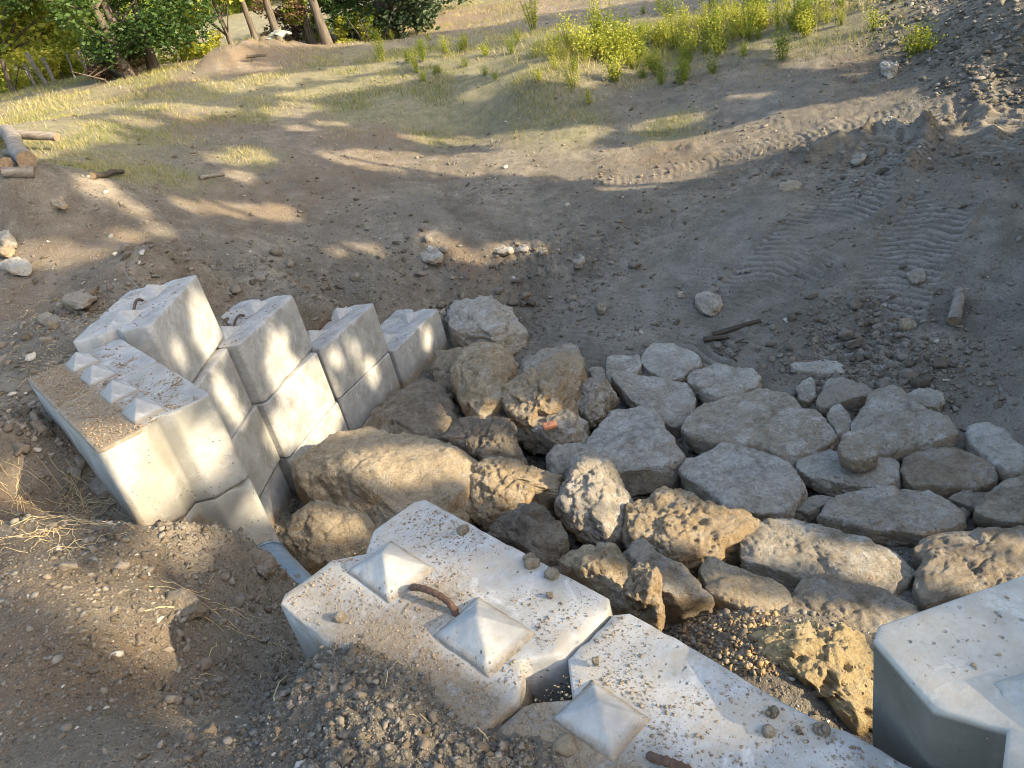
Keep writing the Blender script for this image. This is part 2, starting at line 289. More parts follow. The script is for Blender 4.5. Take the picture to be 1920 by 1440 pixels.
# ------------------------------------------------------------------ materials
def m_ground():
    n = N('soil_ground', .95, .15)
    g, t, wm, rg = n.attr('grass'), n.attr('track'), n.attr('warm'), n.attr('rough')
    big = n.noise(.9, 5); mid = n.noise(6, 6, .65); fin = n.noise(60, 5, .7); vf = n.noise(220, 3, .7)
    soil = n.mix(n.ramp(mid, .35, .65), (.175, .15, .118), (.345, .305, .245))
    soil = n.mix(n.ramp(big, .4, .62, 0, .7), soil, (.15, .137, .115))
    trk = n.mix(n.ramp(n.noise(3, 6, .6, stretch=(1, 1, 1)), .35, .65), (.175, .16, .132), (.335, .308, .258))
    dust = n.noise(1.1, 6, .65, stretch=(1, .35, 1)); trk = n.mix(n.ramp(dust, .5, .66, 0, .6), trk, (.45, .42, .365)); trk = n.mix(n.ramp(n.noise(2.3, 5, .7), .5, .62, 0, .5), trk, (.13, .12, .10))
    soil = n.mix(n.ramp(n.noise(2.0, 6, .7), .5, .6, 0, .55), soil, (.095, .077, .056))
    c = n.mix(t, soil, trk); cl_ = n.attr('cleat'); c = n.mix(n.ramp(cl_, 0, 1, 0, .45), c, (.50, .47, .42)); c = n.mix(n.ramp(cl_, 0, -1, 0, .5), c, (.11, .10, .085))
    c = n.mix(n.math('MULTIPLY', wm, n.ramp(n.noise(2.5, 5), .4, .6, .3, .9)), c, (.22, .155, .10))
    gcol = n.mix(n.ramp(n.noise(5, 6, .7), .35, .65), (.155, .16, .08), (.32, .29, .17))
    gm = n.math('MULTIPLY', n.ramp(g, .15, .7), n.ramp(n.noise(2.2, 7, .75), .34, .50, .1, .9))
    c = n.mix(gm, c, gcol)
    c = n.mix(n.ramp(fin, .35, .7, 0, .55), c, n.mix(.5, c, (.05, .04, .03)))
    c = n.mix(n.ramp(vf, .58, .72, 0, .6), c, (.42, .38, .31))
    straw = n.math('MULTIPLY', n.ramp(n.noise(40, 3, .8, stretch=(1, .16, 1)), .6, .7, 0, 1), n.ramp(n.noise(1.4, 3), .45, .6, 0, .5))
    c = n.mix(straw, c, (.36, .29, .18))
    v1, v2 = n.voro(42), n.voro(105)
    def cell(sc_):
        q = n.t.nodes.new('ShaderNodeTexVoronoi'); n.t.links.new(n.co, q.inputs['Vector']); q.inputs['Scale'].default_value = sc_
        x = n.t.nodes.new('ShaderNodeSeparateColor'); n.t.links.new(q.outputs['Color'], x.inputs[0]); return x.outputs[0], x.outputs[1]
    ca, cb = cell(42); cc, cd = cell(105)
    pb = n.math('MULTIPLY', n.ramp(ca, .45, .5, 0, 1), n.ramp(v1, .42, .34, 0, .8)); pb = n.math('MULTIPLY', pb, n.ramp(n.noise(1.8, 4), .35, .55, .15, 1))
    c = n.mix(pb, c, n.mix(cb, (.11, .09, .065), (.36, .325, .27)))
    pc = n.math('MULTIPLY', n.ramp(cc, .4, .5, 0, 1), n.ramp(v2, .45, .34, 0, .85))
    c = n.mix(pc, c, n.mix(cd, (.08, .065, .045), (.37, .33, .27)))
    h = n.math('ADD', n.math('MULTIPLY', mid, .3), n.math('ADD', n.math('MULTIPLY', fin, .5), n.math('MULTIPLY', vf, .22)))
    h = n.math('ADD', h, n.math('ADD', n.math('MULTIPLY', pb, n.ramp(v1, .4, .1, 0, .55)), n.math('MULTIPLY', pc, n.ramp(v2, .4, .1, 0, .3))))
    nm = n.bump(h, .035, 1.)
    return n.done(c, nm)
def m_conc(name, dirt=.5, c0=(.27, .275, .272), c1=(.44, .448, .455), stain=(.24, .23, .19)):
    n = N(name, .88, .2)
    big = n.noise(3.2, 5, .6); mid = n.noise(11, 6, .65, dist=.6); fin = n.noise(130, 3, .6)
    c = n.mix(n.ramp(big, .38, .6), c0, c1)
    c = n.mix(n.ramp(mid, .46, .66, 0, .6), c, stain)
    c = n.mix(n.ramp(n.noise(1.7, 4, .6), .48, .62, 0, .35), c, (.30, .295, .26)); c = n.mix(n.ramp(n.noise(45, 5, .75), .5, .7, 0, .3), c, (.24, .23, .2))
    st = n.noise(9, 5, .6, stretch=(1, 1, .12)); c = n.mix(n.ramp(st, .52, .7, 0, .4), c, (.43, .42, .38))
    c = n.mix(n.ramp(n.noise(5, 6, .7, dist=1.5), .57, .66, 0, .55), c, (.53, .53, .52))
    pit = n.voro(30); pm = n.math('MULTIPLY', n.ramp(pit, .17, .08, 0, 1), n.ramp(n.noise(5, 3), .47, .6, 0, 1))
    c = n.mix(n.math('MULTIPLY', pm, .85), c, (.14, .13, .11))
    upf = n.ramp(n.up(), .75, .97, 0, 1)
    sp = n.ramp(n.noise(75, 4, .75), .56, .64, 0, 1); area = n.ramp(n.noise(4, 5, .6), .40, .62, .15, 1)
    dm = n.math('MULTIPLY', n.math('MULTIPLY', upf, sp), area)
    c = n.mix(n.math('MULTIPLY', dm, dirt), c, (.24, .19, .13))
    dust = n.math('MULTIPLY', upf, n.ramp(n.noise(3, 7, .75), .50, .64, 0, dirt)); c = n.mix(dust, c, (.40, .34, .26))
    da = n.math('MULTIPLY', n.ramp(n.attr('dirt'), .05, .8), n.ramp(n.noise(16, 7, .8), .36, .54, .2, 1)); da = n.math('MINIMUM', n.math('MULTIPLY', da, 1.25), 1.0)
    c = n.mix(da, c, n.mix(n.noise(60, 4, .7), (.15, .115, .08), (.34, .285, .21)))
    c = n.mix(n.math('MULTIPLY', n.attr('shade_grime'), n.ramp(n.noise(4, 5, .6), .3, .6, .7, .95)), c, (.105, .10, .085))  # dark tone: shade painted on one end face, grime in one keyway
    h = n.math('ADD', n.math('MULTIPLY', fin, .3), n.math('ADD', n.math('MULTIPLY', mid, .5), n.math('ADD', n.math('MULTIPLY', pm, -1.4), n.math('MULTIPLY', n.math('MULTIPLY', da, n.noise(70, 4, .7)), 2.5))))
    return n.done(c, n.bump(h, .004, .8))
def m_rock(name, lo, hi, side, chalk=.35, chalk_c=(.50, .485, .45), pit=.4):
    lo, hi, side, chalk_c = [tuple(min(.8, q * f_) for q in c_) for c_, f_ in ((lo, 1.6), (hi, 1.35), (side, 1.4), (chalk_c, 1.2))]
    n = N(name, .92, .2)
    a = n.noise(2.6, 8, .65, dist=.2); b = n.noise(9, 8, .72); f = n.noise(55, 6, .75); ff = n.noise(170, 3, .7)
    c = n.mix(n.ramp(b, .38, .62), lo, hi)
    c = n.mix(n.ramp(n.noise(1.6, 3), .4, .6, 0, .35), c, side)
    c = n.mix(n.math('MULTIPLY', n.ramp(n.noise(14, 9, .82), .54, .64, 0, 1), .6), c, (.14, .12, .09))
    oi = n.t.nodes.new('ShaderNodeObjectInfo').outputs['Random']; c = n.mix(n.ramp(oi, 0, 1, 0, .42), c, side); c = n.mix(n.ramp(n.math('FRACT', n.math('MULTIPLY', oi, 7.3)), .3, 1, 0, .32), c, chalk_c)
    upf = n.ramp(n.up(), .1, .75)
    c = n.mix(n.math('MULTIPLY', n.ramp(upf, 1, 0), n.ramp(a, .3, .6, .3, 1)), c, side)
    c = n.mix(n.math('MULTIPLY', n.ramp(n.noise(6, 9, .8, dist=.2), .52, .60, 0, 1), min(1, chalk * 1.6)), c, chalk_c)
    c = n.mix(n.ramp(f, .54, .70, 0, .4), c, n.mix(.5, lo, (.08, .07, .055)))
    c = n.mix(n.ramp(ff, .56, .68, 0, .6), c, chalk_c)
    f2 = n.noise(24, 8, .78); c = n.mix(n.ramp(f2, .48, .60, 0, .6), c, n.mix(.5, c, (.09, .075, .055))); c = n.mix(n.ramp(n.noise(31, 8, .8), .58, .68, 0, .6), c, chalk_c)
    v = n.voro(26); pm = n.math('MULTIPLY', n.ramp(v, .22, .08, 0, 1), n.ramp(n.noise(4, 3), .46, .6, 0, 1))
    c = n.mix(n.math('MULTIPLY', pm, pit), c, (.10, .08, .06))
    h = n.math('ADD', n.math('ADD', n.math('MULTIPLY', b, .4), n.math('MULTIPLY', f2, .6)), n.math('ADD', n.math('MULTIPLY', f, .4), n.math('ADD', n.math('MULTIPLY', ff, .1), n.math('MULTIPLY', pm, -.5 * pit))))
    return n.done(c, n.bump(h, .09, 1.))
M = {}
M['ground'] = m_ground()
M['conc'] = m_conc('pale_concrete', .7)
M['conc2'] = m_conc('weathered_concrete', .35, (.27, .265, .24), (.42, .42, .40), (.30, .29, .24))
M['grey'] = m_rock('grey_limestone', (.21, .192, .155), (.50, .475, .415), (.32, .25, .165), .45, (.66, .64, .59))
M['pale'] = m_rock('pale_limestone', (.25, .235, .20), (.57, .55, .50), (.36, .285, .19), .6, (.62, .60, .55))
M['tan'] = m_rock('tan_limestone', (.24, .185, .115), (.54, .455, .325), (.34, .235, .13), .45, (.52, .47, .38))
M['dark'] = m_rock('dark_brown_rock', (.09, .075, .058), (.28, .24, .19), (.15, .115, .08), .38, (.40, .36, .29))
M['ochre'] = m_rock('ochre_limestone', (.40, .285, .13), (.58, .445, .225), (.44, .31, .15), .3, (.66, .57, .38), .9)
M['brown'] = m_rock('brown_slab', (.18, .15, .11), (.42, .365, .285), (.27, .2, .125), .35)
def m_pebble(name, cols):
    n = N(name, .95, .15); r = n.t.nodes.new('ShaderNodeValToRGB'); n.t.links.new(n.attr('tint'), r.inputs[0])
    e = r.color_ramp.elements; e[0].color = (*cols[0], 1); e[0].position = 0; e[1].color = (*cols[-1], 1)
    for i, c_ in enumerate(cols[1:-1]):
        q = e.new((i + 1) / (len(cols) - 1)); q.color = (*c_, 1)
    return n.done(n.mix(n.ramp(n.noise(60, 4), .4, .7, 0, .4), r.outputs[0], (.10, .085, .065)), n.bump(n.noise(90, 4), .006, .6))
M['pebble'] = m_pebble('pebbles', [(.09, .073, .052), (.14, .115, .085), (.19, .158, .12), (.22, .19, .15), (.20, .19, .165), (.28, .25, .205), (.52, .48, .41)])
M['clod'] = m_pebble('clods', [(.10, .082, .06), (.16, .13, .10), (.21, .18, .145), (.24, .22, .19), (.33, .295, .25)])
M['crumb'] = m_pebble('crumbs', [(.20, .15, .10), (.29, .225, .155), (.38, .31, .23)])
M['rubble'] = m_pebble('rubble', [(.08, .075, .06), (.13, .12, .10), (.19, .175, .15), (.30, .28, .25)])
def m_plain(name, c0, c1, scale=12, rough=.8, stretch=None, bump=.004, metal=0, spec=.3):
    n = N(name, rough, spec); n.b.inputs['Metallic'].default_value = metal
    f = n.noise(scale, 6, .65, stretch=stretch)
    return n.done(n.mix(n.ramp(f, .35, .65), c0, c1), n.bump(f, bump, .8))
M['rust'] = m_plain('rusty_steel', (.075, .045, .032), (.15, .09, .065), 60, .75, None, .002, .3)
M['pipe'] = m_plain('blue_grey_pipe', (.10, .15, .20), (.16, .22, .28), 20, .35, (1, 1, 1), .001, .2, .5)
M['bark'] = m_plain('bark', (.055, .045, .035), (.14, .12, .10), 14, .95, (1, 1, .15), .02)
M['wood'] = m_plain('grey_wood', (.10, .088, .072), (.27, .24, .205), 18, .9, (.12, 1, 1), .01)
M['darkwood'] = m_plain('dark_wood', (.035, .028, .022), (.10, .08, .06), 18, .9, (.1, 1, 1), .01)
M['woodend'] = m_plain('cut_wood', (.14, .10, .065), (.27, .20, .13), 30, .9, None, .004)
M['brick'] = m_plain('orange_brick', (.36, .15, .085), (.48, .22, .13), 40, .9, None, .003)
M['straw'] = m_plain('straw', (.42, .32, .17), (.60, .48, .28), 30, .9)
def m_leaf(name, cols, trans=.45, yel=(.30, .34, .03)):
    n = N(name, .55, .3); r = n.t.nodes.new('ShaderNodeValToRGB'); n.t.links.new(n.attr('tint'), r.inputs[0])
    e = r.color_ramp.elements; e[0].color = (*cols[0], 1); e[1].color = (*cols[-1], 1)
    for i, c_ in enumerate(cols[1:-1]):
        q = e.new((i + 1) / (len(cols) - 1)); q.color = (*c_, 1)
    n.set(n.b.inputs['Base Color'], r.outputs[0])
    tr = n.t.nodes.new('ShaderNodeBsdfTranslucent'); n.t.links.new(n.mix(.6, r.outputs[0], yel), tr.inputs[0])
    mx = n.t.nodes.new('ShaderNodeMixShader'); mx.inputs[0].default_value = trans
    n.t.links.new(n.b.outputs[0], mx.inputs[1]); n.t.links.new(tr.outputs[0], mx.inputs[2])
    n.t.links.new(mx.outputs[0], n.t.nodes['Material Output'].inputs[0]); return n.m
M['leaf_d'] = m_leaf('dark_leaves', [(.02, .045, .012), (.04, .085, .02), (.07, .12, .03)], .3, (.10, .17, .02))
M['leaf_m'] = m_leaf('green_leaves', [(.09, .13, .02), (.16, .21, .03), (.26, .29, .05)], .5)
M['leaf_y'] = m_leaf('yellow_green_leaves', [(.24, .30, .04), (.42, .45, .07), (.60, .57, .13)], .5, (.50, .45, .05))
M['leaf_r'] = m_leaf('reddish_leaves', [(.07, .04, .03), (.12, .07, .045), (.16, .12, .06)], .35, (.25, .15, .05))
M['grass'] = m_leaf('grass_blades', [(.11, .15, .04), (.25, .25, .08), (.44, .37, .18), (.56, .47, .27)], .35, (.35, .33, .08))
M['cedar'] = m_leaf('cedar_foliage', [(.012, .028, .014), (.03, .055, .025), (.05, .075, .035)], .2, (.06, .10, .02))

# ------------------------------------------------------------------ GROUND
def build_ground():
    az = np.r_[np.linspace(-180, -48, 45)[:-1], np.linspace(-48, 47, 900), np.linspace(47, 180, 45)[1:]]
    rr = np.r_[np.linspace(0.05, .9, 8)[:-1], np.geomspace(.9, 14, 900), np.geomspace(14, 420, 260)[1:]]
    A, Rr = np.meshgrid(np.radians(az), rr, indexing='ij')
    x, y = Rr * np.sin(A), Rr * np.cos(A)
    z, wt, rough, tr = ground(x, y)
    n, mm = x.shape
    idx = np.arange(n * mm).reshape(n, mm)
    q = np.stack([idx[:-1, :-1], idx[:-1, 1:], idx[1:, 1:], idx[1:, :-1]], -1).reshape(-1, 4)[:, ::-1]
    g = np.clip(msk(x, y, B_grass), 0, 1); g = np.maximum(g, sstep(22, 34, Rr))
    wm = np.clip(msk(x, y, B_warm), 0, 1); g = g * (1 - .8 * sstep(.3, .8, wm))
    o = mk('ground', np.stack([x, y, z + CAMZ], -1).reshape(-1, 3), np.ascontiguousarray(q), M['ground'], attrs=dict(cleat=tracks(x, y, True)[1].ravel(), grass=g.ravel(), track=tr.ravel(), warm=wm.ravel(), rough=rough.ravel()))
    tag(o, kind='structure', label='bare trampled earth sloping down into the washed out hollow')
build_ground()

# ------------------------------------------------------------------ CONCRETE BLOCKS
def prism_base(L=1.0, Wd=.6, Hh=H, gw=.085, gd=.085):
    """unit block: u along +x (0..L), v along +y (0..W), z 0..-H, V keyway down both ends, finely cut"""
    c = Wd / 2; ch = .03
    pl = [(0, ch), (ch, 0), (L - ch, 0), (L, ch), (L, c - gw), (L - gd, c), (L, c + gw), (L, Wd - ch), (L - ch, Wd), (ch, Wd), (0, Wd - ch), (0, c + gw), (gd, c), (0, c - gw)]
    bm = bmesh.new(); vs = [bm.verts.new((x, y, -Hh)) for x, y in pl]; f = bm.faces.new(vs)
    r = bmesh.ops.extrude_face_region(bm, geom=[f]); tv = [g for g in r['geom'] if isinstance(g, bmesh.types.BMVert)]
    bmesh.ops.translate(bm, verts=tv, vec=(0, 0, Hh))
    bmesh.ops.recalc_face_normals(bm, faces=bm.faces)
    top = [e for e in bm.edges if all(v.co.z > -1e-5 for v in e.verts)]
    bmesh.ops.bevel(bm, geom=top, offset=.007, segments=2, profile=.5, affect='EDGES')
    for i in range(1, 30): bmesh.ops.bisect_plane(bm, geom=bm.verts[:] + bm.edges[:] + bm.faces[:], plane_co=(L * i / 30, 0, 0), plane_no=(1, 0, 0))
    for i in range(1, 18): bmesh.ops.bisect_plane(bm, geom=bm.verts[:] + bm.edges[:] + bm.faces[:], plane_co=(0, Wd * i / 18 + .001, 0), plane_no=(0, 1, 0))
    for i in range(0, 14): bmesh.ops.bisect_plane(bm, geom=bm.verts[:] + bm.edges[:] + bm.faces[:], plane_co=(0, 0, -.02 - Hh * i / 14), plane_no=(0, 0, 1))
    bmesh.ops.triangulate(bm, faces=bm.faces)
    bm.verts.index_update()
    V = np.array([v.co[:] for v in bm.verts]); Fc = np.array([[v.index for v in f.verts] for f in bm.faces]); bm.free()
    return V, Fc
BV, BF = prism_base()
def chip(V, L, Wd, Hh, seed, amt=.02):
    V = V.copy()
    d = np.sort(np.stack([V[:, 0], L - V[:, 0], V[:, 1], Wd - V[:, 1], -V[:, 2], V[:, 2] + Hh], -1), -1)
    edge = np.exp(-(np.abs(d[:, 1]) / .014) ** 2)
    nz = fbm(V * 14, 3, seed); big = sstep(.25, .55, fbm(V * 5, 2, seed + 9))
    pull = edge * (np.clip(fbm(V * 34, 3, seed) + .05, 0, 1) * amt * .7 + big * amt * .8)
    c = np.array([L / 2, Wd / 2, -Hh / 2]); dr = c - V; dr /= np.linalg.norm(dr, axis=1)[:, None]
    V += dr * pull[:, None]; V += (fbm(V * 4, 3, seed + 3) * .0018)[:, None] * np.array([1, 1, 1]); return V
def pyramid(bx, by, h_, seed):
    n = 16; g = np.linspace(-1, 1, n * 2 + 1); X, Y = np.meshgrid(g, g, indexing='ij')
    k_ = np.maximum(np.abs(X), np.abs(Y)); Z = h_ * np.minimum(np.clip((1 - k_) / .97, 0, 1), .97)
    P = np.stack([X * bx, Y * by, Z], -1).reshape(-1, 3)
    P[:, 2] += fbm(P * 26, 3, seed) * .0025; P[:, :2] += (fbm(P * 16, 2, seed + 4) * .006)[:, None]
    P[:, 2] -= (np.maximum(np.abs(P[:, 0]) / bx, np.abs(P[:, 1]) / by) > .985) * .02
    m_ = 2 * n + 1; idx = np.arange(m_ * m_).reshape(m_, m_)
    q = np.stack([idx[:-1, :-1], idx[1:, :-1], idx[1:, 1:], idx[:-1, 1:]], -1).reshape(-1, 4)
    return P, np.ascontiguousarray(q)
def tube(pts, rad, seg=10, caps=True, ribs=0):
    pts = np.array(pts, float); n = len(pts); rad = np.broadcast_to(rad, n); V = []; T = np.gradient(pts, axis=0); T /= np.linalg.norm(T, axis=1)[:, None] + 1e-9
    up = np.array([0, 0, 1.]) if abs(T[0][2]) < .9 else np.array([1., 0, 0])
    for i in range(n):
        a = np.cross(T[i], up); a /= np.linalg.norm(a) + 1e-9; up = np.cross(a, T[i]); b = up
        for j in range(seg):
            t = 2 * math.pi * j / seg; V.append(pts[i] + rad[i] * (math.cos(t) * a + math.sin(t) * b))
    Fc = [(i * seg + j, i * seg + (j + 1) % seg, (i + 1) * seg + (j + 1) % seg, (i + 1) * seg + j) for i in range(n - 1) for j in range(seg)]
    if caps: Fc += [tuple(range(seg))[::-1], tuple((n - 1) * seg + j for j in range(seg))]
    return np.array(V), Fc
def join(parts):
    V, Fc, o = [], [], 0
    for v, f in parts:
        V.append(v); Fc += [tuple(int(i) + o for i in q) for q in f]; o += len(v)
    return np.concatenate(V), Fc
CRUMBS = []                                        # (position, size) of soil crumbs lying on the block tops
def block(label, O, U, zt, L=1.0, Wd=.6, Hh=H, left=True, knobs=True, loop=False, mat='conc', seed=0, crumbs=0, amt=.02, tilt=(0, 0), group='interlocking concrete blocks', kpos=(.25, .75), kdim=(.13, .095, .078), lc=.5, lr=.105, dirty=None, shade_grime=False):
    """O: top corner; U: unit heading of the long edge; width runs to the left (or right) of U"""
    U = np.array(U, float); U /= np.linalg.norm(U); s = 1 if left else -1
    V = BV.copy(); V[:, 0] *= L; V[:, 1] *= Wd / .6; V[:, 2] *= Hh / H; V = chip(V, L, Wd, Hh, seed, amt); V[:, 1] *= s
    Fc = BF if left else BF[:, ::-1]
    rz = math.atan2(U[1], U[0])
    wx = O[0] + V[:, 0] * math.cos(rz) - V[:, 1] * math.sin(rz); wy = O[1] + V[:, 0] * math.sin(rz) + V[:, 1] * math.cos(rz)
    hg = zt + V[:, 2] - g_base(wx, wy)[0]; dt = np.exp(-np.clip(hg - .02, 0, 9) / .07) * .9 * (V[:, 2] < -.02)
    if dirty is not None: dt = np.maximum(dt, dirty(V[:, 0], np.abs(V[:, 1])) * (V[:, 2] > -.015))
    o = mk('concrete_block', V, np.ascontiguousarray(Fc), M[mat], smooth=False, attrs=dict(dirt=dt, shade_grime=((V[:, 0] < .1) & (V[:, 2] < -.02)) * 1. * shade_grime + (seed == 3) * .55 * (V[:, 0] < .12) * (V[:, 2] < -.02) * np.exp(-((np.abs(V[:, 1]) - .335) / .06) ** 2)), loc=(O[0], O[1], zt + CAMZ), rot=(tilt[0], tilt[1], rz))  # end face mask carries painted shade; keyway mask carries grime
    tag(o, label, 'concrete block', group)
    if knobs:
        for i, fu in enumerate(kpos):
            P, q = pyramid(*kdim, seed * 7 + i)
            kb = mk('interlock_knob', P, q, M['conc'], o, smooth=False, attrs=dict(dirt=np.clip(1 - P[:, 2] / .02, 0, 1) * .8 * (dirty is not None)), loc=(L * fu, s * Wd / 2, 0.0))
    if loop:
        a = np.linspace(-.25, math.pi + .25, 64); pts = np.stack([L * lc + lr * np.cos(a), s * Wd / 2 + .01 * np.sin(a * 2), -.012 + .5 * lr * np.sin(a)], -1)
        v, f = tube(pts, .0098 + .0016 * (np.arange(64) % 4 < 2), 10); mk('lifting_loop', v, f, M['rust'], o)
    if crumbs:
        mw = Matrix.Translation((O[0], O[1], zt + CAMZ)) @ Matrix.Rotation(rz, 4, 'Z')
        u = RNG.random(crumbs) * L * .96 + .02 * L; v_ = (RNG.random(crumbs) * .94 + .03) * Wd
        keep = vn(np.stack([u * 5, v_ * 5], -1), seed + 40) + vn(np.stack([u * 14, v_ * 14], -1), seed + 41) * .7 > RNG.random(crumbs) * 1.7 - .62
        near = np.ones(crumbs, bool)
        if dirty is not None: keep |= RNG.random(crumbs) < dirty(u, v_) * .9
        for fu in kpos if knobs else (): near &= np.maximum(np.abs(u - L * fu) / (kdim[0] + .005), np.abs(v_ - Wd / 2) / (kdim[1] + .005)) > 1
        if loop:
            pk = (np.abs(u - L * lc) < .1) & (np.abs(v_ - Wd / 2) < .085); keep |= pk & (RNG.random(crumbs) < .8); near |= pk
        for a_, b_ in zip(u[keep & near], v_[keep & near]): CRUMBS.append(mw @ Vector((a_, s * b_, .0)))
    return o
def hd(deg): return (math.sin(R(deg)), math.cos(R(deg)))
N1END = P0 + NU * .955
# near headwall (width runs towards the viewer)
block('near concrete block with a rusty lifting loop between two pyramids, beside the pipe', P0, NU, NZ, .94, .62, .62, left=False, loop=True, seed=1, crumbs=12000, amt=.014, dirty=lambda u, v: np.clip(sstep(.36, .5, v) * (.35 + .65 * sstep(.25, .5, u)) + .7 * np.exp(-((u - .47) / .12) ** 2 - ((v - .31) / .1) ** 2), 0, 1), group='near headwall blocks')
block('long white concrete block strewn with crumbs, cut off by the bottom of the photo', P0 + NU * .948, NU, NZ - .012, 1.16, .62, .62, left=False, loop=True, seed=2, crumbs=14000, amt=.018, kpos=(.17,), kdim=(.10, .075, .06), lc=.36, lr=.07, dirty=lambda u, v: np.clip(sstep(.28, .42, v), 0, 1), group='near headwall blocks')
# far headwall
A_far = .86
block('light concrete block with a grooved end face, nearest the dry grass at the left', PA, AU, AZ, A_far, .62, H, left=True, loop=False, seed=3, crumbs=7000, mat='conc2', amt=.010, kdim=(.13, .09, .085), dirty=lambda u, v: sstep(.33, .42, v), group='far headwall blocks')
block('pale concrete block between the grooved end block and the topmost block', PA + AU * (A_far + .012), AU, AZ + .004, .78, .62, H, left=True, seed=4, crumbs=7000, amt=.014, kdim=(.13, .09, .085), dirty=lambda u, v: sstep(.33, .42, v), group='far headwall blocks')
block('half buried concrete block right under the grooved end block', PA + AU * .0, AU, AZ - H - .006, .9, .62, H, left=True, knobs=False, seed=5, amt=.03, mat='conc2', group='far headwall blocks')
# wing wall in stepped courses (width runs behind the face)
zt = [-1.636, -2.206, -2.776, -3.346]
sB, sC, sD, sE = np.array([-2.345, 5.08]), np.array([-2.085, 5.965]), np.array([-1.695, 6.88]), np.array([-1.15, 7.70])
g_ = 'stepped wing wall blocks'
def adj(p, h_, d): return p
block('topmost concrete block of the stepped wall, at its left end', at(282, 609, -1.62)[:2], hd(4.7), -1.62, 1.02, .6, H, seed=6, crumbs=900, loop=True, amt=.016, group=g_)
block('concrete block directly below the topmost block of the stepped wall', sB, hd(9), zt[1] - .008, .95, .6, H, knobs=False, seed=7, amt=.01, group=g_)
block('concrete block third down in the leftmost column of the stepped wall', sB + (.02, 0), hd(10), zt[2] - .006, .95, .6, H, knobs=False, seed=8, amt=.01, mat='conc2', group=g_)
block('lowest concrete block in the leftmost column of the stepped wall, touching the big tan boulder', sB + (.01, -.03), hd(8.5), zt[3] - .004, .97, .6, H, knobs=False, seed=9, amt=.01, group=g_)
block('top concrete block of the second column of the stepped wall', at(450, 646, zt[1])[:2], hd(18), zt[1], 1.03, .6, H, seed=10, crumbs=1600, loop=True, amt=.018, group=g_)
block('middle concrete block in the second column of the stepped wall', sC, hd(22.5), zt[2] - .006, .955, .6, H, knobs=False, seed=11, amt=.012, group=g_)
block('lowest concrete block in the second column of the stepped wall, above the big tan boulder', sC + (.0, .01), hd(23.5), zt[3] - .004, .96, .6, H, knobs=False, seed=12, amt=.012, group=g_)
block('top concrete block of the third column of the stepped wall, splashed with sun', sD, hd(29.5), zt[2] - .002, 1.01, .6, H, seed=13, crumbs=900, loop=True, amt=.018, group=g_)
block('lower concrete block of the third column of the stepped wall', sD + (.0, .01), hd(31.5), zt[3] - .004, .955, .6, H, knobs=False, seed=14, amt=.012, group=g_)
block('single low concrete block ending the stepped wall beside the rounded pale boulder', sE, hd(30), zt[3] + .002, 1.06, .6, H, seed=15, crumbs=300, amt=.014, group=g_)
RC = at(1622, 1180, -1.46)[:2]
block('smooth concrete block in the lower right corner of the photo, its end in shade', RC, (.99, .10), -1.46, 1.05, .62, .62, left=False, seed=16, crumbs=1500, amt=.005, mat='conc2', shade_grime=True, group='right wing wall blocks')  # end face colour darkened to stand for its shade

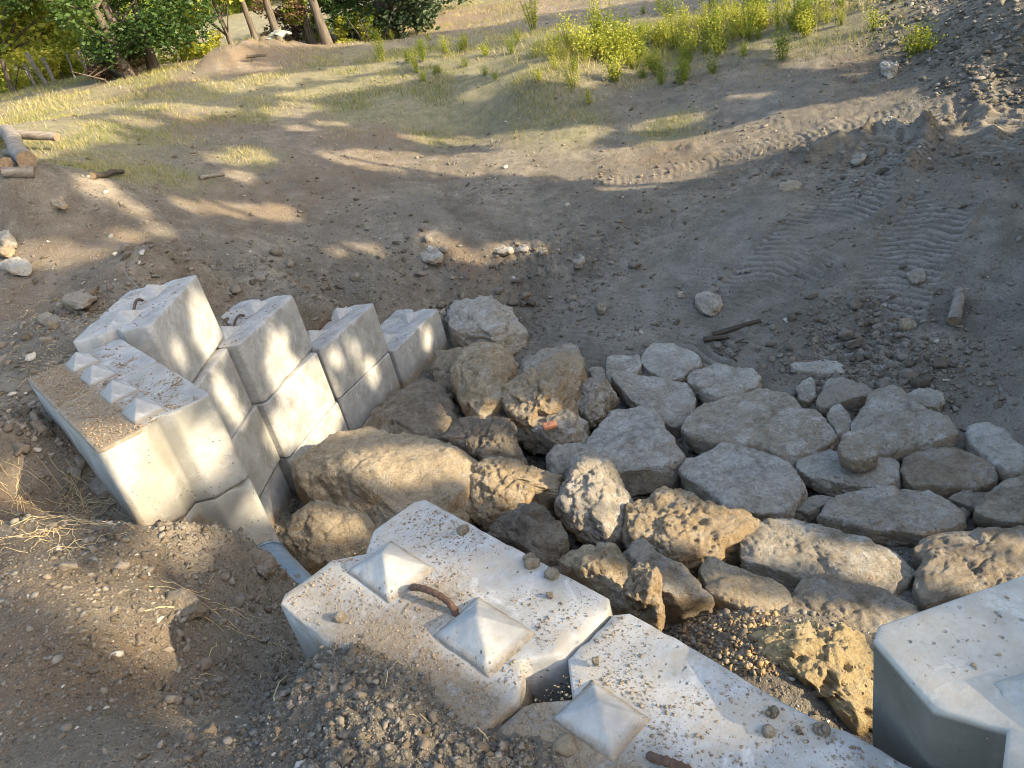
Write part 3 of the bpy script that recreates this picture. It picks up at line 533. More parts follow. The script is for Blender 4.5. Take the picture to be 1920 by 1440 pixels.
# ------------------------------------------------------------------ ROCKS
def ico(sub):
    bm = bmesh.new(); bmesh.ops.create_icosphere(bm, subdivisions=sub, radius=1); bm.verts.index_update()
    V = np.array([v.co[:] for v in bm.verts]); Fc = np.array([[v.index for v in f.verts] for f in bm.faces]); bm.free(); return V, Fc
ICO = {s: ico(s) for s in (1, 2, 4, 5, 6)}
def rock(label, crop, pts, z, T, mat, e=.45, tilt=(0, 0), n1=1., seed=None, name='boulder', cat='boulder', group='rip-rap boulders', pits=0., strat=0., slab=False):
    """outline in photo pixels laid on a level at eye-relative z; T half thickness"""
    seed = abs(hash((len(label), pts[0]))) % 9999 if seed is None else seed
    P = np.array([at(*px_(crop, *p), z)[:2] for p in pts]); c = (P.min(0) + P.max(0)) / 2
    # area centroid
    x0, y0 = P[:, 0], P[:, 1]; x1, y1 = np.roll(x0, -1), np.roll(y0, -1); cr = x0 * y1 - x1 * y0; A_ = cr.sum() / 2
    c = np.array([((x0 + x1) * cr).sum(), ((y0 + y1) * cr).sum()]) / (6 * A_)
    Q = []
    for a, b in zip(P, np.roll(P, -1, 0)):
        for t in np.linspace(0, 1, 12, endpoint=False): Q.append(a * (1 - t) + b * t - c)
    Q = np.array(Q); ang = np.arctan2(Q[:, 1], Q[:, 0]); rad = np.hypot(Q[:, 0], Q[:, 1]); o_ = np.argsort(ang)
    ang, rad = ang[o_], rad[o_]; size = math.sqrt(abs(A_))
    if slab: z -= T * .22; T = T * .8
    V, Fc = ICO[6 if size > .45 else 5 if size > .15 else 4]; V = V.copy()
    ph = np.arctan2(V[:, 1], V[:, 0]); R_ = np.interp(ph, ang, rad, period=2 * math.pi)
    st = V[:, 2]; pw = 8. if slab else 2.4 if e >= .7 else 4.2
    al = np.linspace(0, math.pi / 2, 400); pr_ = np.cos(al) ** (2 / pw); pz_ = np.sin(al) ** (2 / pw)
    arc = np.r_[0, np.cumsum(np.hypot(np.diff(pr_) * size * .55, np.diff(pz_) * T))]; arc /= arc[-1]
    u_ = np.arcsin(np.clip(np.abs(st), 0, 1)) / (math.pi / 2)
    rr = R_ * np.interp(u_, arc, pr_) * 1.04; zz = T * np.sign(st) * np.interp(u_, arc, pz_); rr = np.where(st < 0, rr * (1 - .12 * u_), rr)
    X = np.stack([np.cos(ph) * rr, np.sin(ph) * rr, zz], -1)
    sq = np.array([1, 1, 1.]); so_ = np.array([seed * 1.37, seed * .71, 0])
    # knocked-off flat faces
    rk = np.random.default_rng(seed)
    for kk in range(int(16 + 8 * (size > .3))):
        th_ = rk.random() * 2 * math.pi; el = math.radians(rk.choice([rk.uniform(-20, 22), rk.uniform(62, 86)] if slab else [rk.uniform(-15, 40), rk.uniform(35, 80)])); nn = np.array([math.cos(th_) * math.cos(el), math.sin(th_) * math.cos(el), math.sin(el)])
        pr = X @ nn; lim = pr.max() * (rk.uniform(.93, .985) if slab or el < .3 or e >= .7 else rk.uniform(.80, .95)); ov = np.clip(pr - lim, 0, None); X -= ov[:, None] * nn
    w1, w2 = worley(X / size * 2.1 * sq + so_, seed); fac = (w1 - .55)
    d1 = fbm(X / size * 2.4 * sq + so_, 3, seed); d2 = fbm(X * 9 * sq + so_, 5, seed + 5, .6); d3 = 1 - np.abs(fbm(X * 5 * sq + so_, 4, seed + 8)) * 2
    nr = X / (np.array([size, size, T * 1.6])); nr /= np.linalg.norm(nr, axis=1)[:, None] + 1e-9
    a1 = min(T, size * .5) * n1
    flat = np.where(nr[:, 2] > .5, .55, 1.)
    wv = X + (d2 * .03)[:, None]; cs = max(.16, size * .34)
    fa, ea = wfacet(wv / cs + so_, seed + 31); fb, eb = wfacet(wv / .075 + so_, seed + 51); fc, ec = wfacet(wv / .032 + so_, seed + 71)
    k1 = n1 * (.6 if slab else 1.) * min(1, size / .3)
    disp = k1 * (cs * .17 * fa * flat + .018 * fb + .007 * fc - .012 * np.exp(-(ea / .06)) - .006 * np.exp(-(eb / .08))) + a1 * .07 * d1 * flat + .010 * n1 * d2 + .004 * n1 * fbm(X * 45 + so_, 3, seed + 35)
    if pits:
        q1, q2 = worley(X * 11 + so_, seed + 2); disp -= pits * sstep(.42, .15, q1) * (vn(X * 4, seed) > -.3)
    if 0: disp += strat * .02 * np.sign(np.sin(X[:, 2] * 2 * math.pi / .07 + d1 * 4)) * (np.abs(nr[:, 2]) < .6)
    cw1, cw2 = worley(X * (5.5 if size > .3 else 9) * sq + so_ + d2[:, None] * .25, seed + 31); gw = np.exp(-(cw2 - cw1) / .045); hc = np.sin(np.floor(cw1 * 0) + 6.28 * vn(np.floor(X * 7 * sq + so_ + d2[:, None]) + .5, seed + 40)); disp += .012 * n1 * np.sign(vn(X * 6 * sq + so_, seed + 41)) * sstep(0, .12, np.abs(vn(X * 6 * sq + so_, seed + 41)))
    disp -= .016 * n1 * gw * (vn(X * 2.2 + so_, seed + 6) > -.15)
    fw1, fw2 = worley(X * 17 + so_, seed + 33); disp += .010 * n1 * (.5 - fw1) + .006 * fbm(X * 38 + so_, 3, seed + 35)
    X += nr * disp[:, None] * np.array([.75, .75, 1])
    tx_, ty_ = tilt if tilt != (0, 0) else (rk.normal() * .07, rk.normal() * .07); X[:, 2] += X[:, 0] * tx_ + X[:, 1] * ty_
    ob = mk(name, X, Fc, M[mat], loc=W((c[0], c[1], z)))
    return tag(ob, label, cat, group)
AP = -3.74
RK = [
 ('pale oval slab at the far edge of the rocks, right of the squarish slab', 'e', [(235,180),(300,125),(380,128),(460,145),(500,170),(495,205),(460,225),(400,268),(340,262),(280,235),(245,205)], AP-.08, .09, 'pale', .4),
 ('small squarish slab at the far edge of the rocks, left of the oval slab', 'e', [(95,175),(150,168),(230,168),(240,210),(215,245),(150,275),(95,285),(88,240)], AP-.08, .08, 'grey', .4),
 ('tiny grey stone left of the small squarish slab', 'b', [(1640,480),(1700,468),(1730,490),(1725,520),(1660,515)], AP-.1, .05, 'grey', .6),
 ('grey wedge shaped slab below the small squarish slab', 'e', [(120,285),(150,265),(250,275),(350,280),(440,300),(475,345),(465,400),(440,440),(370,455),(330,440),(280,405),(200,370),(150,320)], AP-.04, .11, 'grey', .4),
 ('chunky white streaked rock behind the widest slab', 'e', [(445,265),(500,235),(560,208),(640,225),(740,228),(762,260),(740,310),(700,335),(640,360),(570,375),(520,350),(490,320),(450,300)], AP-.03, .13, 'pale', .5),
 ('thin pale lens shaped slab lying apart at the far right edge of the rocks', 'e', [(895,200),(960,178),(1030,180),(1100,195),(1148,220),(1120,240),(1040,248),(940,235),(900,225)], AP-.05, .06, 'pale', .5),
 ('small pointed pale stone behind the right end of the widest slab', 'e', [(920,320),(950,285),(990,270),(1008,300),(1005,340),(975,365),(930,355)], AP-.04, .09, 'grey', .6),
 ('low dark rock between the small pointed stone and the triangular slab', 'e', [(1005,370),(1040,320),(1070,275),(1140,268),(1180,300),(1240,320),(1245,350),(1190,370),(1120,380),(1060,400),(1010,398)], AP-.04, .13, 'brown', .6),
 ('widest grey slab in the middle of the rocks, faintly rusty along its far edge', 'e', [(435,510),(450,455),(480,440),(500,400),(580,380),(650,345),(700,330),(760,320),(850,312),(900,345),(930,385),(960,400),(1000,400),(1040,440),(1080,490),(1095,515),(1060,565),(1010,610),(960,630),(880,640),(800,600),(720,585),(650,575),(560,575),(480,550),(440,530)], AP+.05, .15, 'grey', .33),
 ('small upright stone wedged between the widest slab and the triangular slab', 'e', [(1055,450),(1080,400),(1110,393),(1150,420),(1165,460),(1160,500),(1130,522),(1095,515),(1080,480)], AP+.02, .11, 'grey', .6),
 ('large triangular grey slab at the right of the rocks', 'e', [(1160,470),(1210,410),(1240,350),(1300,320),(1350,322),(1390,345),(1440,390),(1500,430),(1570,460),(1632,490),(1628,530),(1590,560),(1500,575),(1400,585),(1300,598),(1260,590),(1200,560),(1160,520)], AP+.05, .15, 'grey', .35),
 ('smooth pale stone behind the triangular slab', 'e', [(1385,345),(1440,320),(1510,315),(1560,345),(1565,375),(1520,400),(1490,395),(1440,390)], AP-.02, .08, 'pale', .6),
 ('small egg shaped stone resting on the near corner of the triangular slab', 'e', [(1110,575),(1130,530),(1180,510),(1240,520),(1275,560),(1270,600),(1220,630),(1160,635),(1115,610)], AP+.20, .09, 'grey', .7),
 ('thin grey slab under the egg shaped stone', 'e', [(925,665),(940,640),(1010,600),(1080,598),(1130,615),(1180,635),(1240,600),(1310,605),(1370,640),(1380,680),(1360,715),(1300,750),(1220,750),(1130,740),(1060,735),(990,715),(950,690)], AP+.01, .11, 'grey', .35),
 ('oval pitted grey slab right of the thin slab carrying the egg shaped stone', 'e', [(1385,670),(1400,625),(1460,600),(1540,587),(1620,600),(1700,630),(1800,655),(1808,710),(1780,745),(1700,760),(1600,750),(1500,745),(1430,730),(1390,700)], AP+.01, .12, 'brown', .4),
 ('white crusted slab at the right edge of the photo, upper of the two there', 'e', [(1660,520),(1680,490),(1740,480),(1810,485),(1860,530),(1920,580),(1925,690),(1890,700),(1840,690),(1780,650),(1710,600),(1670,560)], AP+.03, .14, 'pale', .4),
 ('small flat brown stone under the right end of the oval pitted slab', 'e', [(1570,800),(1640,770),(1700,755),(1760,765),(1780,790),(1740,825),(1690,840),(1620,815)], AP, .07, 'brown', .5),
 ('tiny round stone below the small flat brown stone', 'e', [(1618,845),(1650,828),(1685,850),(1680,875),(1635,880)], AP, .05, 'grey', .7),
 ('brown slab cut by the right edge of the photo, lower of the two there', 'e', [(1695,870),(1720,820),(1780,770),(1850,720),(1925,695),(2010,700),(2030,800),(2000,920),(1925,935),(1850,930),(1760,900)], AP+.04, .14, 'brown', .4),
 ('large pale slab with a curved ledge across it in the middle of the rocks', 'e', [(413,690),(430,665),(500,635),(560,600),(600,565),(650,560),(680,590),(760,600),(830,620),(890,650),(930,690),(958,740),(940,790),(890,850),(830,875),(760,880),(690,875),(620,850),(570,810),(510,770),(440,730)], AP+.05, .16, 'pale', .4),
 ('long oval grey slab right of the slab with the curved ledge', 'e', [(1018,860),(1040,825),(1100,800),(1180,770),(1280,758),(1400,765),(1500,785),(1580,830),(1640,880),(1648,915),(1620,955),(1540,960),(1460,970),(1340,950),(1250,945),(1170,915),(1090,895),(1030,880)], AP+.05, .13, 'grey', .35),
 ('small lumpy stone between the ledge slab and the long oval slab', 'e', [(895,850),(930,810),(990,780),(1060,785),(1100,800),(1040,830),(1010,860),(960,870)], AP-.02, .09, 'grey', .6),
 ('thin sliver of stone poking out under the thin slab with the egg stone', 'e', [(1045,765),(1080,745),(1140,740),(1200,765),(1170,780),(1090,785)], AP-.06, .06, 'brown', .6),
 ('longest smooth grey slab, in front of the long oval slab', 'e', [(680,1010),(685,965),(740,935),(850,920),(960,918),(1060,935),(1170,960),(1270,1000),(1350,1030),(1410,1060),(1442,1110),(1420,1150),(1370,1180),(1350,1215),(1280,1200),(1150,1170),(1000,1155),(940,1165),(820,1140),(720,1110),(683,1080)], AP+.08, .14, 'grey', .3),
 ('small flat stone between the long oval slab and the longest smooth slab', 'e', [(1170,930),(1230,945),(1330,955),(1300,990),(1220,970)], AP-.08, .06, 'grey', .6),
 ('gritty brown slab behind the concrete block at the lower right', 'e', [(1425,1050),(1440,1010),(1500,980),(1600,965),(1750,960),(1925,940),(2050,960),(2080,1100),(1980,1180),(1700,1230),(1600,1245),(1470,1275),(1425,1215),(1450,1140),(1480,1080)], AP+.08, .14, 'brown', .35),
 ('knobbly tan and grey rock with orange patches, left of the longest smooth slab', 'e', [(172,880),(200,840),(290,820),(330,790),(420,780),(480,800),(540,840),(620,860),(700,870),(790,920),(720,950),(680,980),(600,1000),(560,1040),(480,1060),(390,1080),(340,1050),(290,1010),(200,1000),(175,950)], AP+.14, .20, 'tan', .5),
 ('small dark grey rock tucked under the right end of the knobbly tan rock', 'e', [(565,1000),(620,960),(700,945),(690,985),(680,1020),(640,1038),(590,1025)], AP+.0, .1, 'brown', .6),
 ('leaning wedge of tan rock between the longest slab and the near concrete block', 'd', [(650,240),(680,195),(760,230),(850,260),(940,290),(1008,330),(1000,370),(940,445),(860,420),(760,380),(690,350),(670,300)], AP+.14, .15, 'tan', .45),
 ('flat sandy slab lying between the leaning tan wedge and the right concrete block', 'd', [(930,500),(985,410),(1040,320),(1060,285),(1110,262),(1200,280),(1300,310),(1420,340),(1505,385),(1560,470),(1420,560),(1280,600),(1100,600),(950,560)], AP+.10, .12, 'brown', .3),
 ('honeycombed ochre rock glowing in the sun beside the right concrete block', 'd', [(870,520),(900,490),(960,478),(1040,465),(1090,465),(1110,500),(1170,520),(1200,490),(1280,520),(1330,580),(1400,700),(1380,830),(1250,830),(1150,760),(1040,700),(960,650),(850,610),(830,560)], AP+.30, .17, 'ochre', .5),
 ('brown rock against the near concrete block with its upper edge pale', 'd', [(340,200),(380,165),(430,150),(480,190),(560,240),(640,290),(695,340),(690,380),(600,390),(500,370),(400,330),(350,280)], AP+.22, .2, 'brown', .5),
 ('long low brown rock partly hidden behind the near concrete block', 'd', [(105,200),(200,165),(290,175),(350,190),(380,240),(400,300),(420,400),(300,380),(200,300),(130,250)], AP+.28, .2, 'tan', .5),
 ('jagged yellow tipped rock rising behind the edge of the near concrete block', 'd', [(400,260),(440,228),(480,270),(510,330),(517,400),(490,418),(430,400),(370,370),(350,310)], AP+.52, .17, 'tan', .55),
 ('blunt pyramid shaped grey boulder in the middle of the rocks', 'b', [(1480,1220),(1530,1130),(1560,1060),(1590,970),(1640,945),(1720,950),(1780,985),(1820,1060),(1870,1150),(1850,1250),(1810,1310),(1730,1345),(1620,1300),(1520,1270)], AP+.14, .24, 'grey', .8),
 ('broad rounded pale rock with a wavy top, left of the widest slab', 'e', [(10,545),(30,500),(80,460),(120,420),(170,425),(240,412),(300,430),(340,480),(360,530),(400,580),(430,625),(410,660),(350,690),(250,690),(150,700),(110,660),(50,630),(20,590)], AP+.06, .17, 'pale', .5),
 ('small grey rock behind the blunt pyramid shaped boulder', 'b', [(1420,910),(1450,885),(1560,865),(1640,880),(1690,965),(1650,1010),(1560,1050),(1480,1045),(1440,990)], AP-.02, .13, 'grey', .5),
 ('rounded pale boulder standing apart at the far end of the stepped wall', 'b', [(900,195),(960,130),(1050,110),(1150,118),(1210,160),(1250,200),(1265,230),(1310,250),(1335,300),(1310,330),(1200,355),(1100,345),(1000,335),(935,300),(940,260),(905,230)], AP+.02, .24, 'pale', .55),
 ('small pale stone squeezed between the stepped wall and the rounded pale boulder', 'b', [(845,150),(880,130),(930,140),(910,200),(880,195)], AP+.1, .1, 'pale', .6),
 ('grey brown rock behind the tan rounded boulder, next to the end of the stepped wall', 'b', [(855,470),(870,430),(950,400),(1030,365),(1080,390),(1130,400),(1090,450),(1010,520),(960,590),(900,560),(855,545)], AP+.05, .19, 'brown', .5),
 ('plump tan boulder with white flecks in the middle of the far rocks', 'b', [(948,530),(975,450),(1040,400),(1140,390),(1200,400),(1260,430),(1280,480),(1285,530),(1240,600),(1220,680),(1170,715),(1100,722),(1030,680),(975,620),(955,570)], AP+.15, .28, 'tan', .7),
 ('blue grey slab topped rock right of the plump tan boulder', 'b', [(1265,430),(1350,395),(1450,370),(1520,355),(1560,380),(1600,410),(1617,480),(1560,530),(1450,540),(1300,525),(1275,480)], AP+.14, .18, 'grey', .4),
 ('craggy orange tan rock with hollows in front of the blue grey topped rock', 'b', [(1215,640),(1240,590),(1330,520),(1420,480),(1560,450),(1610,470),(1610,530),(1580,590),(1560,640),(1500,665),(1450,690),(1380,690),(1350,745),(1300,720),(1250,700)], AP+.24, .19, 'tan', .5),
 ('broad grey rock carrying the orange brick fragment', 'b', [(1270,740),(1340,735),(1400,680),(1500,660),(1590,700),(1635,760),(1615,860),(1540,870),(1480,870),(1400,840),(1290,830)], AP+.04, .18, 'grey', .45),
 ('grey rock with a dirt covered top right of the craggy orange tan rock', 'b', [(1560,620),(1620,550),(1680,520),(1740,560),(1790,600),(1740,640),(1740,690),(1700,735),(1640,745),(1590,710),(1550,670)], AP+.03, .18, 'grey', .5),
 ('flat cracked dark brown rock beside the foot of the stepped wall', 'b', [(495,820),(520,770),(600,690),(650,640),(740,590),(830,570),(900,590),(960,640),(1005,680),(1000,720),(960,760),(900,820),(840,870),(770,920),(700,925),(640,880),(560,850),(500,860)], AP+.06, .20, 'dark', .45),
 ('dark craggy rock right of the big tan boulder', 'b', [(830,890),(900,840),(1000,790),(1060,790),(1200,775),(1270,800),(1275,850),(1310,890),(1345,940),(1300,990),(1230,975),(1120,960),(1050,930),(960,890),(880,900)], AP+.14, .2, 'dark', .55),
 ('black and white rock behind the dark craggy rock', 'b', [(950,790),(1060,725),(1200,715),(1272,745),(1270,810),(1200,830),(1060,830),(980,830)], AP+.0, .17, 'dark', .5),
 ('biggest long tan boulder with sunlit ridges at the foot of the stepped wall', 'b', [(190,1080),(210,1010),(300,930),(400,880),(500,870),(560,853),(640,880),(670,920),(800,905),(920,893),(1010,910),(1060,935),(1120,970),(1130,1000),(1080,1060),(1040,1120),(1010,1230),(850,1290),(700,1320),(500,1300),(400,1270),(280,1220),(240,1160),(200,1130)], AP+.22, .36, 'tan', .62),
 ('tan boulder below the biggest long one, beside the blue pipe', 'b', [(105,1400),(110,1350),(180,1290),(250,1250),(330,1260),(440,1290),(530,1300),(600,1360),(560,1440),(400,1500),(200,1520),(110,1470)], AP+.52, .3, 'tan', .55),
 ('tan rock with a pointed right end, left of the blunt pyramid shaped boulder', 'b', [(1020,1110),(1060,1050),(1130,1010),(1230,975),(1300,1000),(1400,1030),(1500,1050),(1552,1080),(1540,1140),(1460,1155),(1380,1130),(1330,1180),(1250,1210),(1100,1245),(1040,1220),(1020,1160)], AP+.18, .2, 'tan', .5),
 ('grey rock half hidden under the tan rock with the pointed end', 'b', [(1080,1260),(1180,1195),(1330,1160),(1440,1140),(1510,1160),(1450,1230),(1440,1270),(1300,1330)], AP+.02, .15, 'brown', .55),
 ('dark brown rock just behind the peak of the near concrete block', 'b', [(1080,1270),(1200,1240),(1320,1230),(1420,1260),(1510,1320),(1535,1380),(1510,1450),(1420,1480),(1280,1400),(1150,1340)], AP+.2, .2, 'dark', .55),
 ('dark grey stone between the dark brown rock and the knobbly tan rock', 'g', [(360,420),(400,400),(425,470),(420,560),(380,590),(330,560)], AP+.05, .1, 'dark', .6),
]
RK += [
 ('small brown rock showing between the long low brown rock and the dark rock', 'd', [(60,250),(120,230),(200,290),(240,340),(180,360),(90,320)], AP+.05, .16, 'brown', .5),
]
for i, r_ in enumerate(RK):
    lab = r_[0]; kw = dict(seed=100 + i * 7)
    if 'slab' in lab and 'topped' not in lab: kw.update(n1=.8, strat=.10, slab=True)
    if 'honeycombed' in lab: kw.update(pits=.04, n1=1.0, tilt=(-.12, .12))
    if 'craggy' in lab or 'knobbly' in lab or 'jagged' in lab or 'dark craggy' in lab: kw.update(pits=.02, n1=1.2)
    if 'biggest' in lab: kw.update(n1=.9)
    if 'wavy' in lab: kw.update(n1=.9)
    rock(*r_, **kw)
# brick fragment on its rock, loose stones over the slope
def stone(label, crop, x, y, wpx, hpx, T, mat, z=None, seed=0, group='loose field stones', cat='stone', name='field_stone', e=.55, base=None):
    cx, cy = px_(crop, x, y); p = hit0(cx, cy + hpx * .2); zz = p[2] + T * .45 if z is None else z
    ang = np.linspace(0, 2 * math.pi, 10, endpoint=False); rr = 1 + .22 * vn(np.stack([np.cos(ang) * 1.7 + seed, np.sin(ang) * 1.7], -1), seed)
    pts = [(cx + wpx / 2 * math.cos(a) * r_ , cy + hpx / 2 * math.sin(a) * r_ * -1) for a, r_ in zip(ang, rr)]
    return rock(label, 'p', pts, zz, T, mat, e, seed=500 + seed, name=name, cat=cat, group=group, n1=1.)
STN = [
 ('bright white angular stone on the rim of the hollow, above the third column of blocks', 805, 478, 42, 22, .07, 'pale'),
 ('pale stone on the left of the pair on the far rim of the hollow', 945, 469, 34, 17, .06, 'pale'),
 ('pale flat stone on the right of the pair on the far rim of the hollow', 978, 467, 26, 12, .05, 'pale'),
 ('pale grey stone right of the pair on the rim of the hollow', 1082, 486, 26, 22, .06, 'grey'),
 ('pale angular stone alone on the grey tread marks', 1327, 567, 52, 44, .08, 'pale'),
 ('smooth grey stone beside the churned ridge of earth', 1605, 296, 32, 24, .07, 'grey'),
 ('light wedge of stone under the weeds at the upper right', 1667, 128, 34, 30, .09, 'pale'),
 ('flat stone with a reddish side just beyond the rounded pale boulder', 992, 646, 46, 15, .04, 'brown'),
 ('rounded tan stone half buried in the dark soil pit at the lower left', 340, 1137, 72, 46, .07, 'brown'),
 ('large clod coloured boulder on the soil mound beside the blue pipe', 481, 1057, 70, 46, .08, 'brown'),
 ('brown rock wedged under the left side of the grooved end block', 190, 912, 34, 34, .05, 'brown'),
 ('whitish stone at the left edge of the photo, highest of the three', 8, 446, 34, 20, .1, 'pale'),
 ('tan stone at the left edge of the photo, second of the three', 8, 466, 44, 26, .1, 'tan'),
 ('long pale slab at the left edge of the photo pointing down to the right', 28, 500, 66, 30, .1, 'pale'),
 ('tan crusty rock embedded in soil left of the topmost block', 152, 562, 58, 52, .09, 'brown'),
 ('flat lumpy brown rock left of the tilted block wall', 110, 607, 68, 26, .07, 'brown'),
 ('small pale stone among the roots left of the topmost block', 132, 560, 20, 12, .05, 'pale'),
 ('buff stone on the soil at the bottom of the photo, under the near blocks', 1060, 1405, 52, 40, .030, 'tan'),
 ('upright brown clod on the soil left of the buff stone at the bottom', 605, 1388, 34, 40, .030, 'brown'),
 ('small buff stone at the bottom edge left of centre', 505, 1388, 34, 26, .022, 'tan'),
 ('brown rounded clod next to the buff stone at the bottom', 1013, 1418, 32, 26, .02, 'brown'),
 ('round brown stone near the bottom left of centre', 725, 1342, 34, 26, .02, 'brown'),
 ('pale chip of stone on the dirt at the far left bottom', 42, 1332, 12, 12, .01, 'pale'),
 ('whitish stone in the gravel left of the soil pit', 198, 1212, 16, 16, .012, 'pale'),
 ('light brown stone on the slope right of the tread marks', 1702, 608, 34, 16, .05, 'tan'),
 ('grey stone sunk in the ground above the triangular slab', 1722, 517, 34, 28, .05, 'grey'),
 ('dark angular clod behind the smooth pale stone', 1742, 750, 34, 24, .05, 'brown'),
 ('small stone in the middle of the dark slope', 1275, 553, 16, 12, .04, 'grey'),
 ('orange brown stone lying on the far left slope', 112, 380, 30, 10, .04, 'tan'),
 ('grey stone on the dark soil right of the hollow', 1127, 579, 20, 20, .05, 'brown'),
 ('crumbling pinkish rock pressed into the tread marked ground', 1480, 352, 50, 22, .05, 'tan'),
 ('brown stone beside the orange tipped rocks at the middle of the pile', 1190, 930, 30, 24, .06, 'tan'),
 ('small grey stone left of the knobbly tan rock', 1228, 942, 22, 18, .05, 'grey'),
]
for i, (lb, x, y, wp_, hp_, T_, mt_) in enumerate(STN): stone(lb, 'p', x, y, wp_, hp_ * .9, T_ * .62, mt_, seed=i)
# small stones resting on the near block tops
for i, (lb, x, y, s_) in enumerate([
    ('brown stone the size of a nut near the peak of the near block', 970, 235, 38), ('flat clay chip near the far edge of the near block, left one', 1290, 380, 50), ('clay chip near the far edge of the near block, right one', 1380, 440, 70),
    ('small brown stone above the seam between the near blocks, upper one', 1375, 538, 26), ('brown stone above the seam between the near blocks, lower one', 1455, 645, 38), ('brown stone next to the right pyramid of the near block', 1322, 692, 38),
    ('buff pebble on the dusty left end of the near block', 395, 642, 32), ('small brown crumb just right of the seam on the long white block', 1582, 748, 24), ('tan pebble above the broken pyramid of the long white block', 1590, 846, 24)]):
    cx, cy = px_('c', x, y); stone(lb, 'p', cx, cy, s_ / 2.4935, s_ / 2.4935 * .75, s_ / 2.4935 / 1443 * 2.2 * .35, 'brown', z=NZ + .006, seed=60 + i, group='pebbles on the near blocks')
for i, (lb, x, y, s_) in enumerate([('buff stone on the lower part of the long white block, left one', 918, 855, 40), ('brown stone on the lower part of the long white block, middle one', 1035, 860, 34), ('grey brown stone on the lower part of the long white block, right one', 1130, 850, 44), ('small dark stone by itself near the far edge of the long white block', 930, 780, 34)]):
    cx, cy = px_('d', x, y); stone(lb, 'p', cx, cy, s_ / 2.087, s_ / 2.087 * .8, s_ / 2.087 / 1443 * 2. * .35, 'brown', z=NZ - .005, seed=80 + i, group='pebbles on the near blocks')
bf = rock('small orange brick fragment lying on the broad grey rock', 'b', [(1400,748),(1470,733),(1480,752),(1412,772)], AP + .235, .022, 'brick', .3, seed=77, name='brick_fragment', cat='brick', group='brick bits', n1=.25, slab=True)

# ------------------------------------------------------------------ pipe in the gap, rebar
def arcpipe():
    a, b = at(505, 1048, -2.62), at(600, 1150, -2.62); d = (b - a); d /= np.linalg.norm(d); Lp = 1.7
    root = empty('drain_pipe', W(a - d * .15)); tag(root, 'blue grey plastic pipe poking out of the soil between the two block walls', 'pipe')
    root.rotation_euler = (0, 0, math.atan2(d[1], d[0]))
    pts = [(t, 0, -.10) for t in np.linspace(0, Lp, 60)]
    n = 60; seg = 28; V = []; Fc = []
    for ri, r0 in enumerate((.125, .115)):
        for i in range(n):
            for j in range(seg):
                t = 2 * math.pi * j / seg; r_ = r0; V.append((i * Lp / (n - 1), r_ * math.cos(t), r_ * math.sin(t) - .10))
    for ri in range(2):
        o_ = ri * n * seg
        for i in range(n - 1):
            for j in range(seg):
                q = (o_ + i * seg + j, o_ + i * seg + (j + 1) % seg, o_ + (i + 1) * seg + (j + 1) % seg, o_ + (i + 1) * seg + j); Fc.append(q if ri else q[::-1])
    for e_ in (0, n - 1):
        for j in range(seg): Fc.append((e_ * seg + j, e_ * seg + (j + 1) % seg, n * seg + e_ * seg + (j + 1) % seg, n * seg + e_ * seg + j))
    mk('pipe_wall', V, Fc, M['pipe'], root)
    for xx in (.02, Lp - .02):
        v, f = tube([(xx, .127 * math.cos(t), .127 * math.sin(t) - .10) for t in np.linspace(0, 2 * math.pi, 30)], .008, 6); mk('pipe_collar', v, f, M['pipe'], root)
arcpipe()

# ------------------------------------------------------------------ gravel, clods, crumbs
def scatter(name, P, S, mat, label, cat, sub=1, flat=.7, tint=None, seed=0, sink=.25):
    V, Fc = ICO[sub]; n = len(P); rg = np.random.default_rng(seed)
    P = np.asarray(P); S = np.asarray(S)
    th = rg.random(n) * 2 * math.pi; tl = rg.normal(0, .35, n)
    sc_ = np.stack([.75 + rg.random(n) * .6, .6 + rg.random(n) * .4, flat * (.6 + rg.random(n) * .6)], -1)
    jit = 1 + .40 * rg.normal(0, 1, (n, len(V)))[..., None]
    X = V[None] * jit.clip(.55, 1.5) * sc_[:, None] * S[:, None, None]
    c, s = np.cos(tl)[:, None], np.sin(tl)[:, None]; X = np.stack([X[..., 0] * c - X[..., 2] * s, X[..., 1], X[..., 0] * s + X[..., 2] * c], -1)
    c, s = np.cos(th)[:, None], np.sin(th)[:, None]; X = np.stack([X[..., 0] * c - X[..., 1] * s, X[..., 0] * s + X[..., 1] * c, X[..., 2]], -1)
    X += P[:, None]; X[..., 2] += (S * flat * (1 - sink * 2) * .6)[:, None]
    Fa = (Fc[None] + (np.arange(n) * len(V))[:, None, None]).reshape(-1, 3)
    t = rg.random(n) if tint is None else tint
    o = mk(name, X.reshape(-1, 3), Fa, mat, smooth=False, attrs=dict(tint=np.repeat(t, len(V))))
    return tag(o, label, cat, kind='stuff')
def polar_pts(n, r0, r1, a0=-46, a1=44, seed=1):
    rg = np.random.default_rng(seed); r = r0 * (r1 / r0) ** rg.random(n); a = np.radians(a0 + (a1 - a0) * rg.random(n))
    return r * np.sin(a), r * np.cos(a), r, rg
def clear_of_blocks(x, y, z):
    """drop loose bits that would sit inside the near and far block rows"""
    ok = np.ones(len(x), bool)
    for O, U, Vv, L, zt_ in ((P0, NU, NV, 2.0, NZ), (PA, AU, AV, 1.65, AZ)):
        d = np.stack([x, y], -1) - O; u = d @ U; v = d @ Vv
        ok &= ~((u > 0) & (u < L) & (v > 0) & (v < .62) & (z < zt_))
    return ok
x, y, r, rg = polar_pts(270000, 1.1, 22, -58, 56, seed=3)
z, wt, rough, tr = ground(x, y)
dens = np.clip(.35 + .8 * rough - .25 * tr + .35 * vn(np.stack([x, y], -1) * 1.4, 9), .08, 1)
dens *= np.where(msk(x, y, B_grass) > .5, .45, 1)
kp = (rg.random(len(x)) < dens) & clear_of_blocks(x, y, z)
